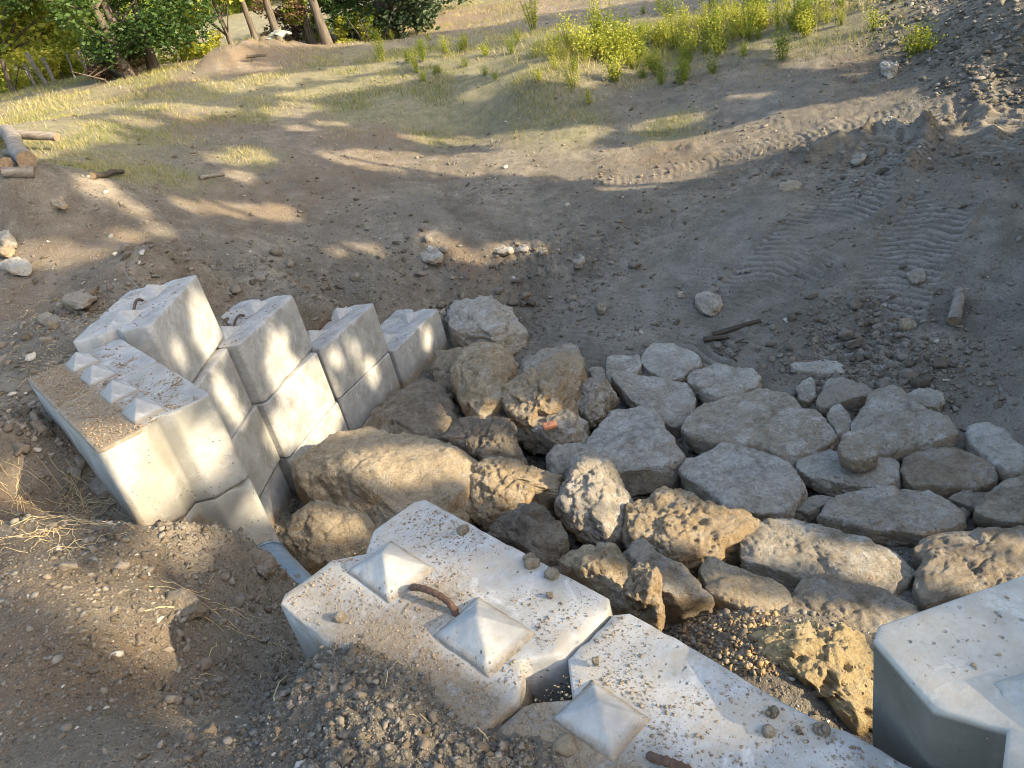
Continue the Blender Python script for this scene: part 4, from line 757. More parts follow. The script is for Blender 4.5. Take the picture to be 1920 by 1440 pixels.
x, y, z, r = x[kp], y[kp], z[kp], r[kp]
S = np.clip(.0035 * (rg.pareto(2.2, len(x)) + 1), 0, .028) * np.clip(r / 3.0, .55, 2.2) * .8
S = np.minimum(S, .045)
tn = np.where(rg.random(len(x)) < .035, .97, rg.random(len(x)) * .8)
scatter('gravel', np.stack([x, y, z + CAMZ], -1), S, M['pebble'], 'brown and grey gravel and soil crumbs scattered over the ground', 'gravel', 1, .55, tn, 5)
# bigger clods in the churned soil
x, y, r, rg = polar_pts(52000, 1.1, 11, -58, 56, seed=8); z, wt, rough, tr = ground(x, y)
kp = (rg.random(len(x)) < np.clip(rough * 1.1 - .15, 0, .5)) & clear_of_blocks(x, y, z)
x, y, z, r = x[kp], y[kp], z[kp], r[kp]; S = np.clip(.0075 * (rg.pareto(2.4, len(x)) + 1), 0, .045) * np.clip(r / 4, .42, 1.6)
scatter('soil_clods', np.stack([x, y, z + CAMZ], -1), S, M['clod'], 'lumps of broken dark soil heaped around the block walls', 'soil clods', 2, .75, rg.random(len(x)) * .7, 6)
# limestone rubble on the bank at the upper right
rp = []
rgx = np.random.default_rng(5)
for _ in range(3200):
    px0, py0 = 1380 + rgx.random() * 760, -60 + rgx.random() * 260
    if py0 > (px0 - 1560) * .62 + 35 + rgx.normal() * 12 and px0 < 1900: continue
    if px0 < 1640 and py0 > 12: continue
    rp.append((px0, py0))
q = np.array([hit0(a, b) for a, b in rp[:1900]]); zz = gz(q[:, 0], q[:, 1])
scatter('bank_rubble', np.stack([q[:, 0], q[:, 1], zz + CAMZ], -1), .018 + .045 * rgx.random(len(q)) ** 2.5, M['rubble'], 'loose limestone rubble covering the shaded bank at the upper right', 'rubble', 2, .55, None, 12)
cp = np.array([c[:] for c in CRUMBS]); rg = np.random.default_rng(2)
cs = np.clip(.0011 * (rg.pareto(2.3, len(cp)) + 1), 0, .0055) * np.clip(np.hypot(cp[:, 0], cp[:, 1]) / 2.2, .9, 1.6)
scatter('dirt_crumbs', cp, cs, M['crumb'], 'brown soil crumbs sprinkled on the tops of the concrete blocks', 'crumbs', 1, .7, None, 9, 0)
# orange gravel in the corner between the near blocks and the rocks
gp_ = np.array([hit0(1270 + 190 * rg.random(), 1150 + 120 * rg.random()) for _ in range(900)]); zz = gz(gp_[:, 0], gp_[:, 1])
scatter('ochre_gravel', np.stack([gp_[:, 0], gp_[:, 1], zz + CAMZ], -1), .006 + .014 * rg.random(len(gp_)) ** 2, m_pebble('ochre_pebbles', [(.14, .10, .06), (.30, .20, .10), (.44, .32, .17), (.25, .22, .18)]), 'orange gravel and crumbs behind the long white block', 'gravel', 1, .8, None, 14)

# ------------------------------------------------------------------ wood: logs, planks, sticks
def log(name, label, p, q_, r0, r1, group=None, mat='wood', seg=16, cat='log', lift=0., seed=1):
    p, q_ = np.array(p, float), np.array(q_, float); t = np.linspace(0, 1, 14)[:, None]; pts = p * (1 - t) + q_ * t
    L = np.linalg.norm(q_ - p); pts += np.stack([vn(np.stack([t[:, 0] * 3 + seed, t[:, 0] * 0], -1), s_) for s_ in (1, 2, 3)], -1) * L * .02
    o0 = pts[0].copy(); v, f = tube(pts - o0, np.linspace(r0, r1, 14), seg, caps=False); v += (fbm(v * 9 + seed, 3, seed) * r0 * .22)[:, None]
    o = mk(name, v, f, M[mat], loc=(o0[0], o0[1], o0[2] + CAMZ)); tag(o, label, cat, group)
    for e_, k0 in ((0, 0), (13, 13 * seg)):
        c = v[k0:k0 + seg].mean(0); idx = list(range(seg)); vv = np.vstack([v[k0:k0 + seg], c]); ff = [((j + 1) % seg, j, seg) if e_ == 0 else (j, (j + 1) % seg, seg) for j in idx]
        mk('cut_end', vv, ff, M['woodend'], o, smooth=False)
    return o
def onz(px0, py0, up=0.): p = hit0(px0, py0); return np.array([p[0], p[1], gz(p[0], p[1])[0] + up])
g_ = 'logs stacked at the left edge'
log('log', 'thick grey log with its cut end facing right, in the pile at the left edge', onz(-90, 262, .22), onz(78, 322, .12), .085, .105, g_, seed=3)
log('log', 'long thin weathered log lying highest in the pile at the left edge', onz(-60, 285, .36), onz(118, 282, .20), .075, .06, g_, seed=4)
log('log', 'short log lying lowest in front of the pile at the left edge', onz(8, 333, .06), onz(70, 332, .06), .06, .06, g_, seed=5)
log('log', 'dark log at the back of the pile at the left edge', onz(-60, 318, .10), onz(14, 322, .10), .09, .08, g_, mat='darkwood', seed=6)
log('log', 'stubby log poking out between the others in the left pile', onz(20, 300, .10), onz(60, 302, .12), .07, .06, g_, seed=7)
g_ = 'scraps of wood on the slope'
log('wood_scrap', 'brown stick lying in the grass right of the log pile', onz(182, 346, .04), onz(235, 333, .06), .045, .03, g_, 'darkwood', 8, 'wood scrap', seed=8)
log('wood_scrap', 'grey board lying flat on the slope left of centre', onz(375, 337, .03), onz(420, 331, .03), .035, .035, g_, 'wood', 6, 'wood scrap', seed=9)
log('wood_scrap', 'broken post stub half buried in the tread marks at the right', onz(1790, 612, .05), onz(1797, 555, .06), .055, .05, g_, 'wood', 12, 'wood scrap', seed=10)
log('wood_scrap', 'long black plank on the dark soil above the rocks, upper one', onz(1335, 628, .03), onz(1425, 598, .03), .028, .02, g_, 'darkwood', 6, 'wood scrap', seed=11)
log('wood_scrap', 'short black plank on the dark soil above the rocks, lower one', onz(1318, 636, .03), onz(1366, 630, .03), .03, .025, g_, 'darkwood', 6, 'wood scrap', seed=12)
log('wood_scrap', 'thin dark strip of wood between the pale oval slab and the white streaked rock', onz(1295, 698, .03), onz(1345, 690, .03), .02, .018, g_, 'darkwood', 6, 'wood scrap', seed=13)
log('wood_scrap', 'pale stick lying across the ridge of churned earth', onz(1730, 233, .08), onz(1765, 226, .08), .02, .015, g_, 'wood', 6, 'wood scrap', seed=14)
log('wood_scrap', 'short upright stub of wood in the soil left of the grooved block', onz(73, 800, .02), onz(76, 798, .10), .022, .02, g_, 'wood', 8, 'wood scrap', seed=15)
log('wood_scrap', 'thin brown stick standing in the soil above the topmost block', onz(262, 547, .0), onz(240, 520, .06), .012, .008, g_, 'wood', 6, 'wood scrap', seed=16)
for i in range(9):
    a = onz(1345 + 60 * random.random(), 640 + 40 * random.random(), .015); th = random.random() * 3.1; L_ = .08 + .15 * random.random()
    log('splinter', 'dark splinter of wood in the litter above the rocks', a, a + np.array([math.cos(th) * L_, math.sin(th) * L_, .01]), .009, .005, 'dark splinters above the rocks', 'darkwood', 5, 'wood splinter', seed=20 + i)
# straw and roots
def strands(name, spots, label, mat='straw', rad=.0014):
    parts = []; rg = np.random.default_rng(4)
    for (a, b, n, spr, L_) in spots:
        for _ in range(n):
            p = hit0(a + rg.normal() * spr, b + rg.normal() * spr * .6); th = rg.random() * 6.3; l = L_ * (.4 + rg.random()); pts = []
            cur = th; q_ = np.array([p[0], p[1]])
            for s_ in range(7):
                h_ = gz(q_[0], q_[1])[0] + .006 + .03 * math.sin(math.pi * s_ / 6) * rg.random(); pts.append((q_[0], q_[1], h_ + CAMZ)); cur += rg.normal() * .22; q_ = q_ + np.array([math.cos(cur), math.sin(cur)]) * l / 6
            parts.append(tube(pts, rad * (.6 + .6 * rg.random()), 4, False))
    v, f = join(parts); return tag(mk(name, v, f, M[mat]), label, 'dry grass', kind='stuff')
strands('dry_grass', [(165, 960, 45, 28, .22), (90, 1010, 30, 30, .2), (130, 930, 20, 20, .2), (30, 960, 14, 24, .15), (30, 900, 10, 20, .12), (380, 1120, 5, 40, .15), (560, 1250, 7, 60, .1), (820, 1300, 8, 80, .08), (100, 600, 30, 60, .12), (60, 680, 25, 50, .1), (500, 480, 50, 60, .12), (900, 570, 20, 60, .12), (420, 1200, 8, 60, .1)], 'pale dry grass stems and roots lying on the soil')
log('root', 'curved pale root crossing the soil under the rounded tan stone', onz(275, 1155, .015), onz(372, 1150, .02), .0035, .003, None, 'straw', 6, 'root', seed=31)
log('root', 'thin pale twig standing up beside the near block', onz(532, 1345, .0), onz(548, 1290, .06), .0035, .002, None, 'straw', 6, 'root', seed=32)

# ------------------------------------------------------------------ grass
def grass():
    x, y, r, rg = polar_pts(420000, 5.5, 34, -46, 42, 21); g = np.clip(msk(x, y, B_grass), 0, 1); g = np.maximum(g, sstep(20, 30, r) * .8)
    pt = sstep(-.25, .45, fbm(np.stack([x, y], -1) * 1.1, 3, 71)); kp = rg.random(len(x)) < (g * 1.3 * pt + .04)
    x, y, r, g = x[kp], y[kp], r[kp], g[kp]; n = len(x); z = ground(x, y)[0]
    B_tall = blobs([(1060, 110, 1.2), (1150, 90, 1.4), (1250, 70, 1.4), (1350, 55, 1.4), (1450, 45, 1.3), (1540, 45, 1.2), (960, 110, 1.2), (1700, 90, .5), (1630, 60, .8)]); tl = msk(x, y, B_tall)
    h_ = (.03 + .055 * rg.random(n)) * (.7 + g * .6) * (1 + 3.2 * tl * rg.random(n)) * np.clip(r / 12, .7, 1.5); wd = .0030 * np.clip(r / 8, .8, 2.2); th = rg.random(n) * 6.28; ln = rg.normal(0, .5, (n, 2)) * h_[:, None]
    b0 = np.stack([x + np.cos(th) * wd, y + np.sin(th) * wd, z], -1); b1 = np.stack([x - np.cos(th) * wd, y - np.sin(th) * wd, z], -1); t_ = np.stack([x + ln[:, 0], y + ln[:, 1], z + h_], -1)
    V = np.stack([b0, b1, t_], 1).reshape(-1, 3); V[:, 2] += CAMZ - .004
    Fa = np.arange(n * 3).reshape(-1, 3); dry = np.clip(rg.random(n) * .75 + .3 * vn(np.stack([x, y], -1) * .6, 8) + .05, 0, 1)
    return tag(mk('grass', V, Fa, M['grass'], smooth=False, attrs=dict(tint=np.repeat(dry, 3))), 'short patchy green and straw coloured grass on the slope', 'grass', kind='stuff')
grass()

# ------------------------------------------------------------------ trees and plants
def leaves(C, size, rg, tint, drop=None, asp=.55):
    n = len(C); a = rg.normal(0, 1, (n, 3)); a /= np.linalg.norm(a, axis=1)[:, None]; a[:, 2] *= .6; b = np.cross(a, rg.normal(0, 1, (n, 3))); b /= np.linalg.norm(b, axis=1)[:, None] + 1e-9
    s = (size * (.6 + .8 * rg.random(n)))[:, None]; V = np.stack([C - a * s, C + b * s * asp, C + a * s, C - b * s * asp], 1).reshape(-1, 3)
    return V, np.arange(n * 4).reshape(-1, 4), np.repeat(tint, 4)
def crown_pts(clumps, n, rg, shell=.55):
    vol = np.array([c[3] ** 2 for c in clumps]); idx = rg.choice(len(clumps), n, p=vol / vol.sum()); c = np.array(clumps)[idx]
    d = rg.normal(0, 1, (n, 3)); d /= np.linalg.norm(d, axis=1)[:, None]; rr = (shell + (1 - shell) * rg.random(n)) * (1 + .15 * rg.normal(0, 1, n)); d[:, 2] *= .75
    return c[:, :3] + d * (rr * c[:, 3])[:, None], idx
def make_tree(name, label, base, height, spread, leafmat, nleaf, lsize, seed, trunks=1, low=.25, tr=.12, lean=(0, 0), nclump=26, group=None, cat='tree', beams=None, clump_r=.28, bark='bark', flat=1.):
    rg = np.random.default_rng(seed); root = empty(name, W(base)); tag(root, label, cat, group)
    clumps = []
    for i in range(nclump):
        a = rg.random() * 6.28; t = rg.random(); hh = height * (low + (1 - low) * t); rad = spread * math.sqrt(rg.random()) * math.sin(math.pi * min(1, .18 + .75 * t)) * flat
        clumps.append((lean[0] * hh + rad * math.cos(a), lean[1] * hh + rad * math.sin(a), hh, spread * clump_r * (.7 + .7 * rg.random())))
    parts = []
    for k_ in range(trunks):
        off = np.array([rg.normal() * .25, rg.normal() * .25, 0]) * (trunks > 1); top = np.array([lean[0] * height, lean[1] * height, height * .85]) + off * 3
        t = np.linspace(0, 1, 10)[:, None]; pts = off * (1 - t) + top * t; pts += np.stack([vn(np.stack([t[:, 0] * 3, t[:, 0] * 0 + s_ + seed], -1), seed + k_) for s_ in (0, 5, 9)], -1) * np.array([.12, .12, 0]) * height * .12 * t
        pts[0, 2] = -.3; rr = tr * (1 - .75 * t[:, 0]) * (1 + .5 * np.exp(-t[:, 0] * 18)); v, f = tube(pts, rr, 9, False); v += (fbm(v * 5, 2, seed) * tr * .15)[:, None]; parts.append((v, f))
        for c in clumps[k_::trunks]:
            tt = min(.9, max(.12, (c[2] / height) - .22)); i = int(tt * 9); s0 = pts[i]; e_ = np.array(c[:3]); md = (s0 + e_) / 2 + np.array([0, 0, .08 * height * rg.random()])
            u = np.linspace(0, 1, 6)[:, None]; bz = s0 * (1 - u) ** 2 + 2 * md * u * (1 - u) + e_ * u ** 2; parts.append(tube(bz, np.linspace(tr * .32, tr * .06, 6), 5, False))
    if beams is not None:
        E1 = np.cross(SUNV, [0, 0, 1.]); E1 /= np.linalg.norm(E1); E2 = np.cross(E1, SUNV); ba = np.array([(bp @ E1, bp @ E2, br) for bp, br in beams])
        def clear(pv):
            c_ = pv[2::5] + np.array(base); return (np.hypot((c_ @ E1)[:, None] - ba[:, 0], (c_ @ E2)[:, None] - ba[:, 1]) > ba[:, 2] + .05).all()
        parts = [p_ for j_, p_ in enumerate(parts) if j_ == 0 or clear(p_[0])]
    v, f = join(parts); mk('trunk', v, f, M[bark], root)
    C, idx = crown_pts(clumps, nleaf, rg)
    if beams is not None:
        wpos = C + np.array(base) ; keep = np.ones(len(C), bool); E1 = np.cross(SUNV, [0, 0, 1.]); E1 /= np.linalg.norm(E1); E2 = np.cross(E1, SUNV)
        a, b, s_ = wpos @ E1, wpos @ E2, wpos @ SUNV
        for bp, brad in beams:
            dq = np.hypot(a - bp @ E1, b - bp @ E2); near_ = np.nonzero((dq < brad * 1.3 + .2) & (s_ > bp @ SUNV))[0]
            keep[near_] &= rg.random(len(near_)) < sstep(brad * .95 + .03, brad * 1.3 + .2, dq[near_]) ** 2.2
        C, idx = C[keep], idx[keep]
    tint = np.clip(.5 + .22 * rg.normal(0, 1, len(C)) + .25 * np.sin(idx * 12.9), 0, 1)
    V, Fa, t_ = leaves(C, lsize, rg, tint); mk('crown', V, Fa, M[leafmat], root, smooth=False, attrs=dict(tint=t_)); return root
def D(px0, py0, dist): p = atd(px0, py0, dist * k); z = gz(p[0], p[1])[0]; return np.array([p[0], p[1], z])
# background trees that the photo shows
g_ = 'trees at the edge of the field'
make_tree('tree', 'dark green bushy tree with crown to the ground left of centre in the background', D(258, 128, 25), 5.4, 2.5, 'leaf_d', 36000, .062, 31, trunks=3, low=.10, tr=.13, nclump=34, group=g_, clump_r=.30)
make_tree('tree', 'tall yellow green tree at the upper left, leftmost behind the fence posts', D(20, 165, 34), 9.5, 4.4, 'leaf_m', 22000, .12, 32, low=.14, tr=.2, nclump=40, group=g_)
make_tree('tree', 'yellow green tree between the leftmost tree and the dark bushy tree', D(130, 148, 36), 8.5, 3.6, 'leaf_y', 11000, .12, 33, low=.15, tr=.16, nclump=34, group=g_)
make_tree('tree', 'small bright yellow leaved tree right of the dark bushy tree', D(440, 100, 25.5), 4.6, 1.7, 'leaf_y', 6000, .075, 34, low=.28, tr=.07, nclump=26, group=g_, lean=(-.03, 0))
make_tree('tree', 'shaggy green tree behind the dark bushy tree', D(200, 120, 40), 8, 3.5, 'leaf_m', 9000, .13, 35, low=.1, tr=.15, nclump=30, group=g_)
make_tree('tree', 'slender bare trunked tree with sparse leaves, left of the paired trunks', D(481, 78, 26), 7, 1.4, 'leaf_y', 1800, .08, 36, low=.45, tr=.085, nclump=18, group=g_)
make_tree('tree', 'slim dark trunked tree immediately left of the paired trunks', D(523, 77, 26), 7.5, 1.5, 'leaf_r', 1800, .08, 37, low=.45, tr=.11, nclump=18, group=g_)
make_tree('tree', 'thick dark trunk on the left of the pair in the background', D(590, 80, 27), 8.5, 2.6, 'leaf_m', 4500, .1, 38, low=.5, tr=.13, lean=(-.05, 0), nclump=22, group=g_)
make_tree('tree', 'thick dark trunk on the right of the pair in the background', D(612, 76, 26.5), 8.5, 2.6, 'leaf_m', 4500, .1, 39, low=.5, tr=.14, lean=(-.03, 0), nclump=22, group=g_)
make_tree('tree', 'thin dark trunk seen between the thick pair', D(600, 55, 31), 8, 1.8, 'leaf_m', 1500, .1, 40, low=.5, tr=.09, nclump=14, group=g_)
make_tree('cedar_tree', 'dark dense cedar at the top of the photo, right of the paired trunks', D(735, 78, 28), 3.9, 2.0, 'cedar', 15000, .085, 41, trunks=2, low=.05, tr=.12, nclump=36, group='cedars', clump_r=.3)
make_tree('cedar_tree', 'second dark cedar further back at the top, behind the brown slope', D(800, 40, 33), 4.2, 2.2, 'cedar', 12000, .09, 42, trunks=2, low=.05, tr=.12, nclump=34, group='cedars', clump_r=.3)
g_ = 'scrubby bushes along the field edge'
for i, (a, b, d_, hh, sp, mt, lb) in enumerate([(540, 72, 27.5, 1.5, .9, 'leaf_r', 'reddish brown scrubby bush between the slim trunks'), (575, 76, 27, 1.2, .6, 'leaf_m', 'green bush at the foot of the left thick trunk'), (645, 80, 27.5, 1.6, .9, 'leaf_d', 'green bush just right of the thick pair of trunks'), (390, 98, 27, 1.1, .9, 'leaf_y', 'yellow bush at the foot of the small yellow tree'),
        (340, 112, 28, 1.3, 1.0, 'leaf_y', 'straw coloured bush right under the dark bushy tree'), (60, 160, 33, .9, 1.2, 'leaf_y', 'bright bush behind the leaning fence posts'), (10, 170, 31, .8, .8, 'leaf_y', 'yellow bush at the left edge under the tallest tree'), (120, 148, 33, .8, 1.0, 'leaf_y', 'bright bush right of the leaning fence posts'), (170, 140, 33, 1.3, 1.1, 'leaf_m', 'green bush left of the dark bushy tree'),
        (222, 134, 25, .45, .6, 'leaf_r', 'dark brush heap at the foot of the dark bushy tree'), (700, 84, 27, 1.0, .7, 'leaf_m', 'small green bush left under the cedar'), (665, 84, 27, .7, .7, 'leaf_y', 'low bright bush between the trunks and the cedar')]):
    make_tree('shrub', lb, D(a, b, d_), hh, sp, mt, 2600, .055, 60 + i, trunks=3, low=.08, tr=.025, nclump=16, group=g_, cat='bush', clump_r=.3)
# trees far behind the field: a wood that reads as one mass
def wood():
    rg = np.random.default_rng(9); Cs = []
    for i in range(120):
        a = R(-52 + 75 * rg.random()); d_ = 62 + 40 * rg.random(); bx, by = d_ * math.sin(a), d_ * math.cos(a); bz = gz(bx, by)[0]
        n = 420; dd = rg.normal(0, 1, (n, 3)); dd /= np.linalg.norm(dd, axis=1)[:, None]; Cs.append(np.array([bx, by, bz + 3.2]) + dd * np.array([3.6, 3.6, 4.0]) * (.5 + .5 * rg.random((n, 1))))
    C = np.concatenate(Cs); V, Fa, t = leaves(C, .42, rg, np.clip(.5 + .25 * rg.normal(0, 1, len(C)), 0, 1)); V[:, 2] += CAMZ
    tag(mk('far_wood', V, Fa, M['leaf_m'], smooth=False, attrs=dict(tint=t)), 'distant wood beyond the sunlit field', 'wood', kind='stuff')
wood()
# fence posts
g_ = 'leaning fence posts'
for i, (x0, y0, x1, y1, r0, lb) in enumerate([(80, 140, 49, 100, .07, 'thick pale fence post leaning most, at the upper left'), (94, 135, 79, 108, .06, 'pale straight fence post right of the most leaning one'), (58, 146, 45, 118, .04, 'thin bent fence post left of the most leaning one'), (12, 152, 3, 112, .07, 'dark fence post at the left edge of the photo'), (132, 128, 124, 100, .03, 'thin fence stake just left of the dark bushy tree'), (156, 122, 146, 95, .035, 'fence stake farthest right, beside the dark bushy tree')]):
    b0 = D(x0, y0, 30); tp = atd(x1, y1, 30 * k); b0[2] -= .1
    log('fence_post', lb, b0, tp, r0, r0 * .9, g_, 'wood' if i != 3 else 'darkwood', 8, 'fence post', seed=50 + i)
log('fallen_branch', 'dead branch lying on the brush mound left of the paired trunks', D(455, 90, 22.5) + [0, 0, .1], D(492, 82, 22.5) + [0, 0, .16], .04, .025, None, 'darkwood', 8, 'branch', seed=70)
def tarp():
    p = D(532, 100, 24.5); g = np.linspace(-1, 1, 14); X, Y = np.meshgrid(g, g, indexing='ij'); Pn = np.stack([X, Y], -1)
    Z = .30 * np.exp(-(X ** 2 + Y ** 2) * 1.3) + .12 * fbm(Pn * 2.3, 3, 4) + .08; V = np.stack([X * .34, Y * .3, Z * .8], -1).reshape(-1, 3); i_ = np.arange(196).reshape(14, 14)
    qd = np.stack([i_[:-1, :-1], i_[1:, :-1], i_[1:, 1:], i_[:-1, 1:]], -1).reshape(-1, 4)
    V2 = V.copy(); V2[:, 2] -= .012
    o = mk('crumpled_sheet', np.vstack([V, V2]), np.vstack([qd, qd[:, ::-1] + 196]), m_plain('grey_sheet', (.16, .18, .16), (.28, .30, .28), 6, .6), smooth=False, loc=W(p))
    tag(o, 'crumpled grey white sheet dumped on the brush mound', 'rubbish')
tarp()
# dirt pile in the far field
def farpile():
    p = atd(650, 12, 52); z = gz(p[0], p[1])[0]; g = np.linspace(-1, 1, 30); X, Y = np.meshgrid(g, g, indexing='ij'); r_ = np.hypot(X, Y)
    Z = 1.5 * np.exp(-r_ ** 2 * 3) + .12 * fbm(np.stack([X, Y], -1) * 4, 3, 6) * (r_ < .9) - .12; V = np.stack([X * 3.2, Y * 3.2, Z], -1).reshape(-1, 3); i_ = np.arange(900).reshape(30, 30)
    qd = np.stack([i_[:-1, :-1], i_[1:, :-1], i_[1:, 1:], i_[:-1, 1:]], -1).reshape(-1, 4)
    tag(mk('dirt_pile', V, np.ascontiguousarray(qd), m_plain('pile_earth', (.20, .17, .13), (.30, .27, .22), 3, .95), loc=(p[0], p[1], z + CAMZ)), 'heap of grey earth in the far field behind the paired trunks', 'dirt pile')
farpile()
# weeds on the bank
def weed_mesh(seed, h_, sp, n, ls, mat):
    rg = np.random.default_rng(seed); parts = []; Cs = []
    for i in range(14):
        a = rg.random() * 6.28; tip = np.array([math.cos(a) * sp * rg.random(), math.sin(a) * sp * rg.random(), h_ * (.5 + .5 * rg.random())]); u = np.linspace(0, 1, 5)[:, None]; b_ = np.array([tip[0] * .25, tip[1] * .25, -.05])
        pts = b_ * (1 - u) + tip * u + np.array([0, 0, .06]) * np.sin(u * 3.1); parts.append(tube(pts, np.linspace(.008, .003, 5), 4, False))
        m_ = n // 14; t = (.25 + .75 * rg.random(m_))[:, None]; Cs.append(b_ * (1 - t) + tip * t + rg.normal(0, .055, (m_, 3)) * (.4 + t))
    C = np.concatenate(Cs); C[:, 2] = np.abs(C[:, 2]); V, Fa, t_ = leaves(C, ls, rg, np.clip(.5 + .25 * rg.normal(0, 1, len(C)), 0, 1), asp=.6)
    lm = mk('foliage', V, Fa, M[mat], smooth=False, attrs=dict(tint=t_)); v, f = join(parts); sm = mk('stem', v, f, M['leaf_m'], attrs=dict(tint=np.full(len(v), .6)))
    a, b = lm.data, sm.data; bpy.data.objects.remove(lm); bpy.data.objects.remove(sm); return a, b
WM = [weed_mesh(300 + i, .5 + .08 * i, .36, 300 + 50 * i, .024 + .004 * (i % 2), 'leaf_y' if i % 3 else 'leaf_m') for i in range(5)]
def weed(px0, py0, s_, kind, label, group, rz, dist=None):
    p = onz(px0, py0) if dist is None else D(px0, py0, dist); root = empty('weed', W(p), rz); root.scale = (s_, s_, s_ * (.85 + .3 * random.random())); tag(root, label, 'weed', group)
    for nm, me in zip(('foliage', 'stem'), WM[kind]):
        o = bpy.data.objects.new(nm, me); COL.objects.link(o); o.parent = root
rgw = np.random.default_rng(17)
for i in range(110):
    t = rgw.random(); a = 1040 + 540 * t; b = 100 - 62 * t + rgw.normal() * 22 + (20 if t < .3 else 0)
    weed(a, max(b, 14), .42 + .75 * rgw.random() ** 2, int(rgw.integers(5)), 'yellow green leafy weed in the sunlit band along the top of the bank', 'sunlit weeds along the bank top', rgw.random() * 6)
for i in range(9): weed(1035 + 170 * rgw.random(), 90 + rgw.random() * 30, .8 + .3 * rgw.random(), int(1 + rgw.integers(2)), 'feathery bright yellow weed at the left end of the sunlit band', 'feathery yellow weeds', rgw.random() * 6)
weed(1715, 98, .95, 1, 'tall leafy weed standing alone at the right on the sunlit hump', None, 1)
weed(1733, 92, .8, 0, 'darker weed touching the tall leafy weed on the sunlit hump', None, 2)
weed(1640, 55, .7, 2, 'low bright weed on the hump left of the tall leafy weed', None, 3)
weed(1000, 55, 1.1, 4, 'tall thin weed standing on the dark slope at the top', None, 4)
for i in range(22): weed(700 + 330 * rgw.random(), 60 + 95 * rgw.random(), .35 + .35 * rgw.random(), int(rgw.integers(5)), 'small dull weed dotted through the grass near the top centre', 'small weeds in the grass', rgw.random() * 6)
for i in range(12): weed(1190 + 150 * rgw.random(), 110 + 50 * rgw.random(), .35 + .35 * rgw.random(), 0 if i % 2 else 3, 'small shaded weed in front of the sunlit band', 'small shaded weeds', rgw.random() * 6)

# ------------------------------------------------------------------ unseen trees at right added for shade; gaps cut to place sun patches
def GB(px0, py0, r_, z=None): p = hit0(px0, py0) if z is None else at(px0, py0, z); return (p, r_)
BEAMS = []
def patch(L, z=None):
    for a, b, r_ in L: BEAMS.append(GB(a, b, r_, z))
patch([(30, 285, .30), (110, 268, .25), (180, 255, .2), (60, 225, .16), (120, 210, .16), (190, 200, .14), (320, 198, .2), (290, 203, .16), (350, 150, .2), (20, 160, .8), (60, 155, .8), (100, 145, .8), (150, 135, .8), (440, 165, .2), (520, 155, .2), (600, 140, .25), (680, 128, .3), (600, 172, .16), (530, 212, .2), (560, 205, .18),
       (650, 298, .25), (700, 292, .22), (470, 292, .16), (420, 300, .14), (180, 350, .18), (900, 300, .25), (950, 310, .25), (1000, 310, .25), (1060, 305, .25), (1120, 300, .25), (850, 320, .18), (1180, 290, .22), (1240, 280, .22), (1300, 270, .22), (1360, 258, .2), (1420, 245, .18), (1250, 230, .16), (1400, 180, .10), (1500, 215, .14), (1560, 205, .14), (1620, 198, .14), (1600, 228, .12), (950, 258, .16), (870, 265, .18), (780, 262, .16),
       (420, 390, .16), (350, 385, .14), (460, 395, .12), (60, 470, .14), (110, 478, .14), (50, 485, .12), (180, 470, .10), (880, 478, .10), (960, 470, .12), (640, 470, .06), (1850, 190, .06), (1890, 240, .06), (1700, 165, .08)])
patch([(900, 120, .4), (1000, 140, .35), (1060, 100, .7), (1120, 75, .8), (1180, 55, .8), (1240, 45, .8), (1300, 42, .8), (1360, 35, .8), (1420, 30, .8), (1480, 28, .8), (1540, 32, .7), (1600, 50, .55), (1650, 68, .4), (1700, 70, .45), (1740, 55, .4), (1740, 100, .2), (1560, 262, .16), (1620, 245, .14), (1700, 232, .12), (1300, 285, .2), (1150, 320, .2), (700, 310, .3), (780, 300, .3), (850, 305, .25), (520, 400, .15), (250, 390, .12), (560, 200, .2), (950, 100, .4), (850, 110, .35), (1130, 130, .3), (1080, 150, .25), (760, 110, .3)])
patch([(430, 158, .3), (500, 148, .3), (350, 215, .2), (400, 205, .2), (560, 178, .22), (640, 165, .22), (720, 150, .25), (560, 240, .14), (620, 232, .14), (450, 330, .10), (300, 430, .10), (240, 440, .10), (700, 470, .07), (820, 452, .08), (180, 235, .2), (250, 225, .2), (1000, 262, .2), (1100, 250, .16)])
patch([(1690, 182, .14), (1750, 180, .14), (1815, 182, .14), (1715, 222, .14), (1660, 226, .12), (1553, 232, .14), (1486, 262, .14), (1890, 205, .14), (1900, 190, .12), (1860, 238, .1), (1580, 252, .12), (1250, 330, .16), (1190, 345, .16), (1330, 300, .16), (1050, 280, .2), (980, 275, .2)])
patch([(170, 960, .06), (120, 960, .05), (60, 1090, .04), (120, 1100, .04), (250, 1090, .02), (40, 900, .06), (300, 1030, .05), (330, 1000, .04), (700, 1380, .03), (30, 980, .06), (260, 1200, .05)])
BEAMS += [(at(*px_('a', *q_), z_), r_) for q_, z_, r_ in [((600, 880), -1.95, .07), ((650, 1020), -2.1, .05), ((930, 850), -2.0, .03), ((920, 250), -1.9, .13), ((940, 330), -2.0, .10), ((760, 420), -1.95, .06), ((1000, 580), -2.4, .10), ((1040, 660), -2.6, .08), ((1180, 400), -2.5, .10), ((1260, 480), -2.6, .12), ((1400, 520), -2.9, .14), ((1380, 620), -3.05, .12), ((1240, 760), -3.1, .12), ((1440, 700), -3.4, .12), ((1290, 1040), -3.6, .09), ((1220, 1150), -3.6, .08), ((1100, 1080), -2.5, .06), ((1350, 800), -3.4, .1)]]
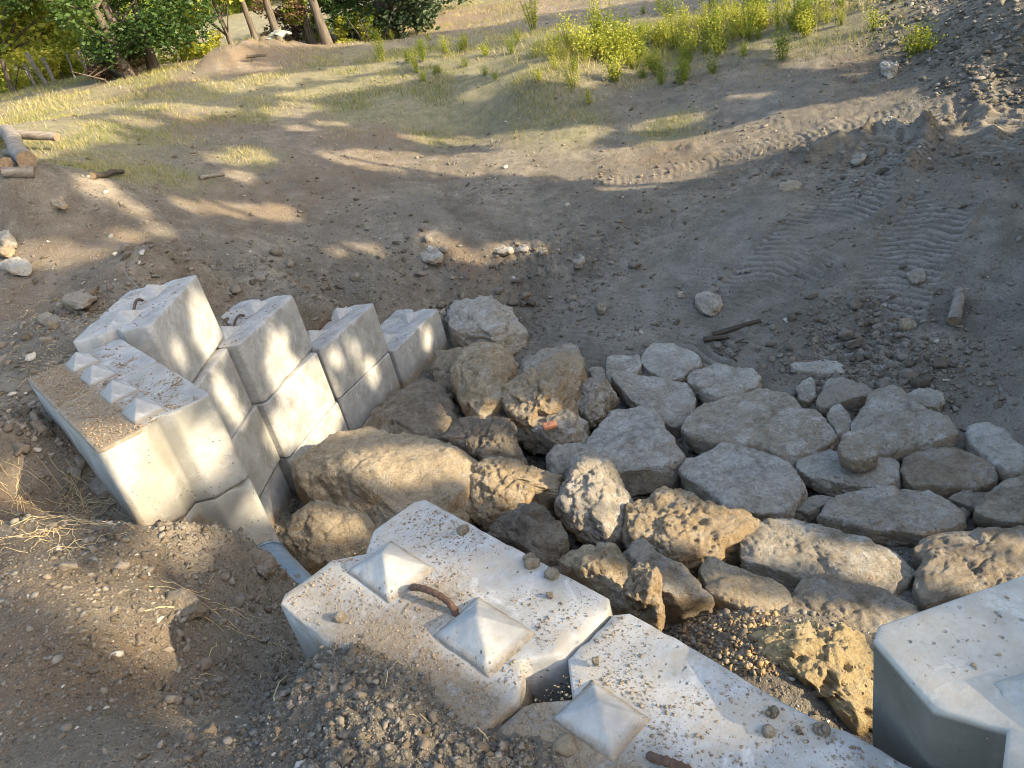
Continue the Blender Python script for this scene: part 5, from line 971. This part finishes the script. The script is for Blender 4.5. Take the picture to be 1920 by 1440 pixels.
BEAMS += [(at(*px_('b', *q_), z_), r_) for q_, z_, r_ in [((420, 450), -2.9, .13), ((540, 330), -2.9, .13), ((340, 540), -3.0, .10), ((600, 450), -3.3, .07), ((800, 300), -3.5, .08), ((560, 1000), -3.35, .10), ((620, 970), -3.3, .10), ((740, 980), -3.3, .11), ((840, 950), -3.3, .11), ((920, 930), -3.3, .08), ((290, 1080), -3.4, .08), ((1290, 630), -3.4, .12), ((1330, 700), -3.45, .08), ((1500, 570), -3.3, .12), ((1430, 640), -3.4, .08), ((1130, 850), -3.5, .06), ((1250, 1080), -3.45, .12), ((1370, 1080), -3.45, .09), ((1500, 1090), -3.5, .06), ((1640, 1000), -3.4, .08), ((240, 1300), -3.1, .06)]]
BEAMS += [(at(*px_('d', *q_), z_), r_) for q_, z_, r_ in [((560, 30), -3.4, .16), ((700, 30), -3.5, .16), ((850, 60), -3.5, .1), ((800, 90), -3.5, .1), ((450, 250), -3.1, .12), ((470, 330), -3.15, .10), ((560, 320), -3.3, .08), ((780, 260), -3.5, .08), ((930, 390), -3.55, .08), ((620, 440), -3.4, .08), ((700, 480), -3.4, .08), ((800, 520), -3.4, .08), ((900, 560), -3.3, .1), ((980, 530), -3.2, .14), ((1080, 560), -3.15, .16), ((1180, 620), -3.15, .16), ((1250, 700), -3.15, .14), ((1200, 740), -3.2, .12), ((1060, 660), -3.2, .12), ((1300, 420), -3.6, .08), ((1700, 270), -3.6, .12), ((1800, 200), -3.6, .12), ((1450, 620), -1.46, .03), ((1250, 560), -3.1, .1)]]
BEAMS += [(at(*px_('c', *q_), NZ), r_) for q_, r_ in [((1250, 760), .03), ((760, 440), .03), ((300, 560), .03), ((460, 600), .03), ((1400, 640), .03)]]
BEAMS += [(at(*px_('d', *q_), NZ), r_) for q_, r_ in [((330, 500), .03), ((440, 620), .03)]]
g_ = 'added shade trees outside the frame'
lbs = ['first', 'second', 'third', 'fourth', 'fifth', 'sixth', 'seventh', 'eighth', 'ninth', 'tenth', 'eleventh', 'twelfth']
for i, (tx, ty) in enumerate([(10.5, -10.5), (11, -7.2), (11.6, -2.5), (10.9, -.1), (11.4, 2.4), (12, 5.4), (12.8, 8.4), (14, 11.4), (15.5, 14.4), (15, -1.5), (15.2, -7.4)]):
    b0 = np.array([tx, ty, gz(tx, ty)[0]]); hh = 10.6 - CAMZ - b0[2] * 0 + .6 + .7 * math.sin(i * 2.1)
    make_tree('added_shade_tree', 'leafy tree standing %s in the unseen row right of the frame, crown cut for sun patches' % lbs[i], b0, [7.4, 7.4, 8.0, 8.6, 9.2, 9.4, 9.2, 8.4, 7.6, 9.8, 8.6][i], 2.7, 'leaf_m', 26000, .14, 800 + i, low=.10, tr=.13, nclump=60, group=g_, beams=BEAMS, clump_r=.36, flat=1.0)
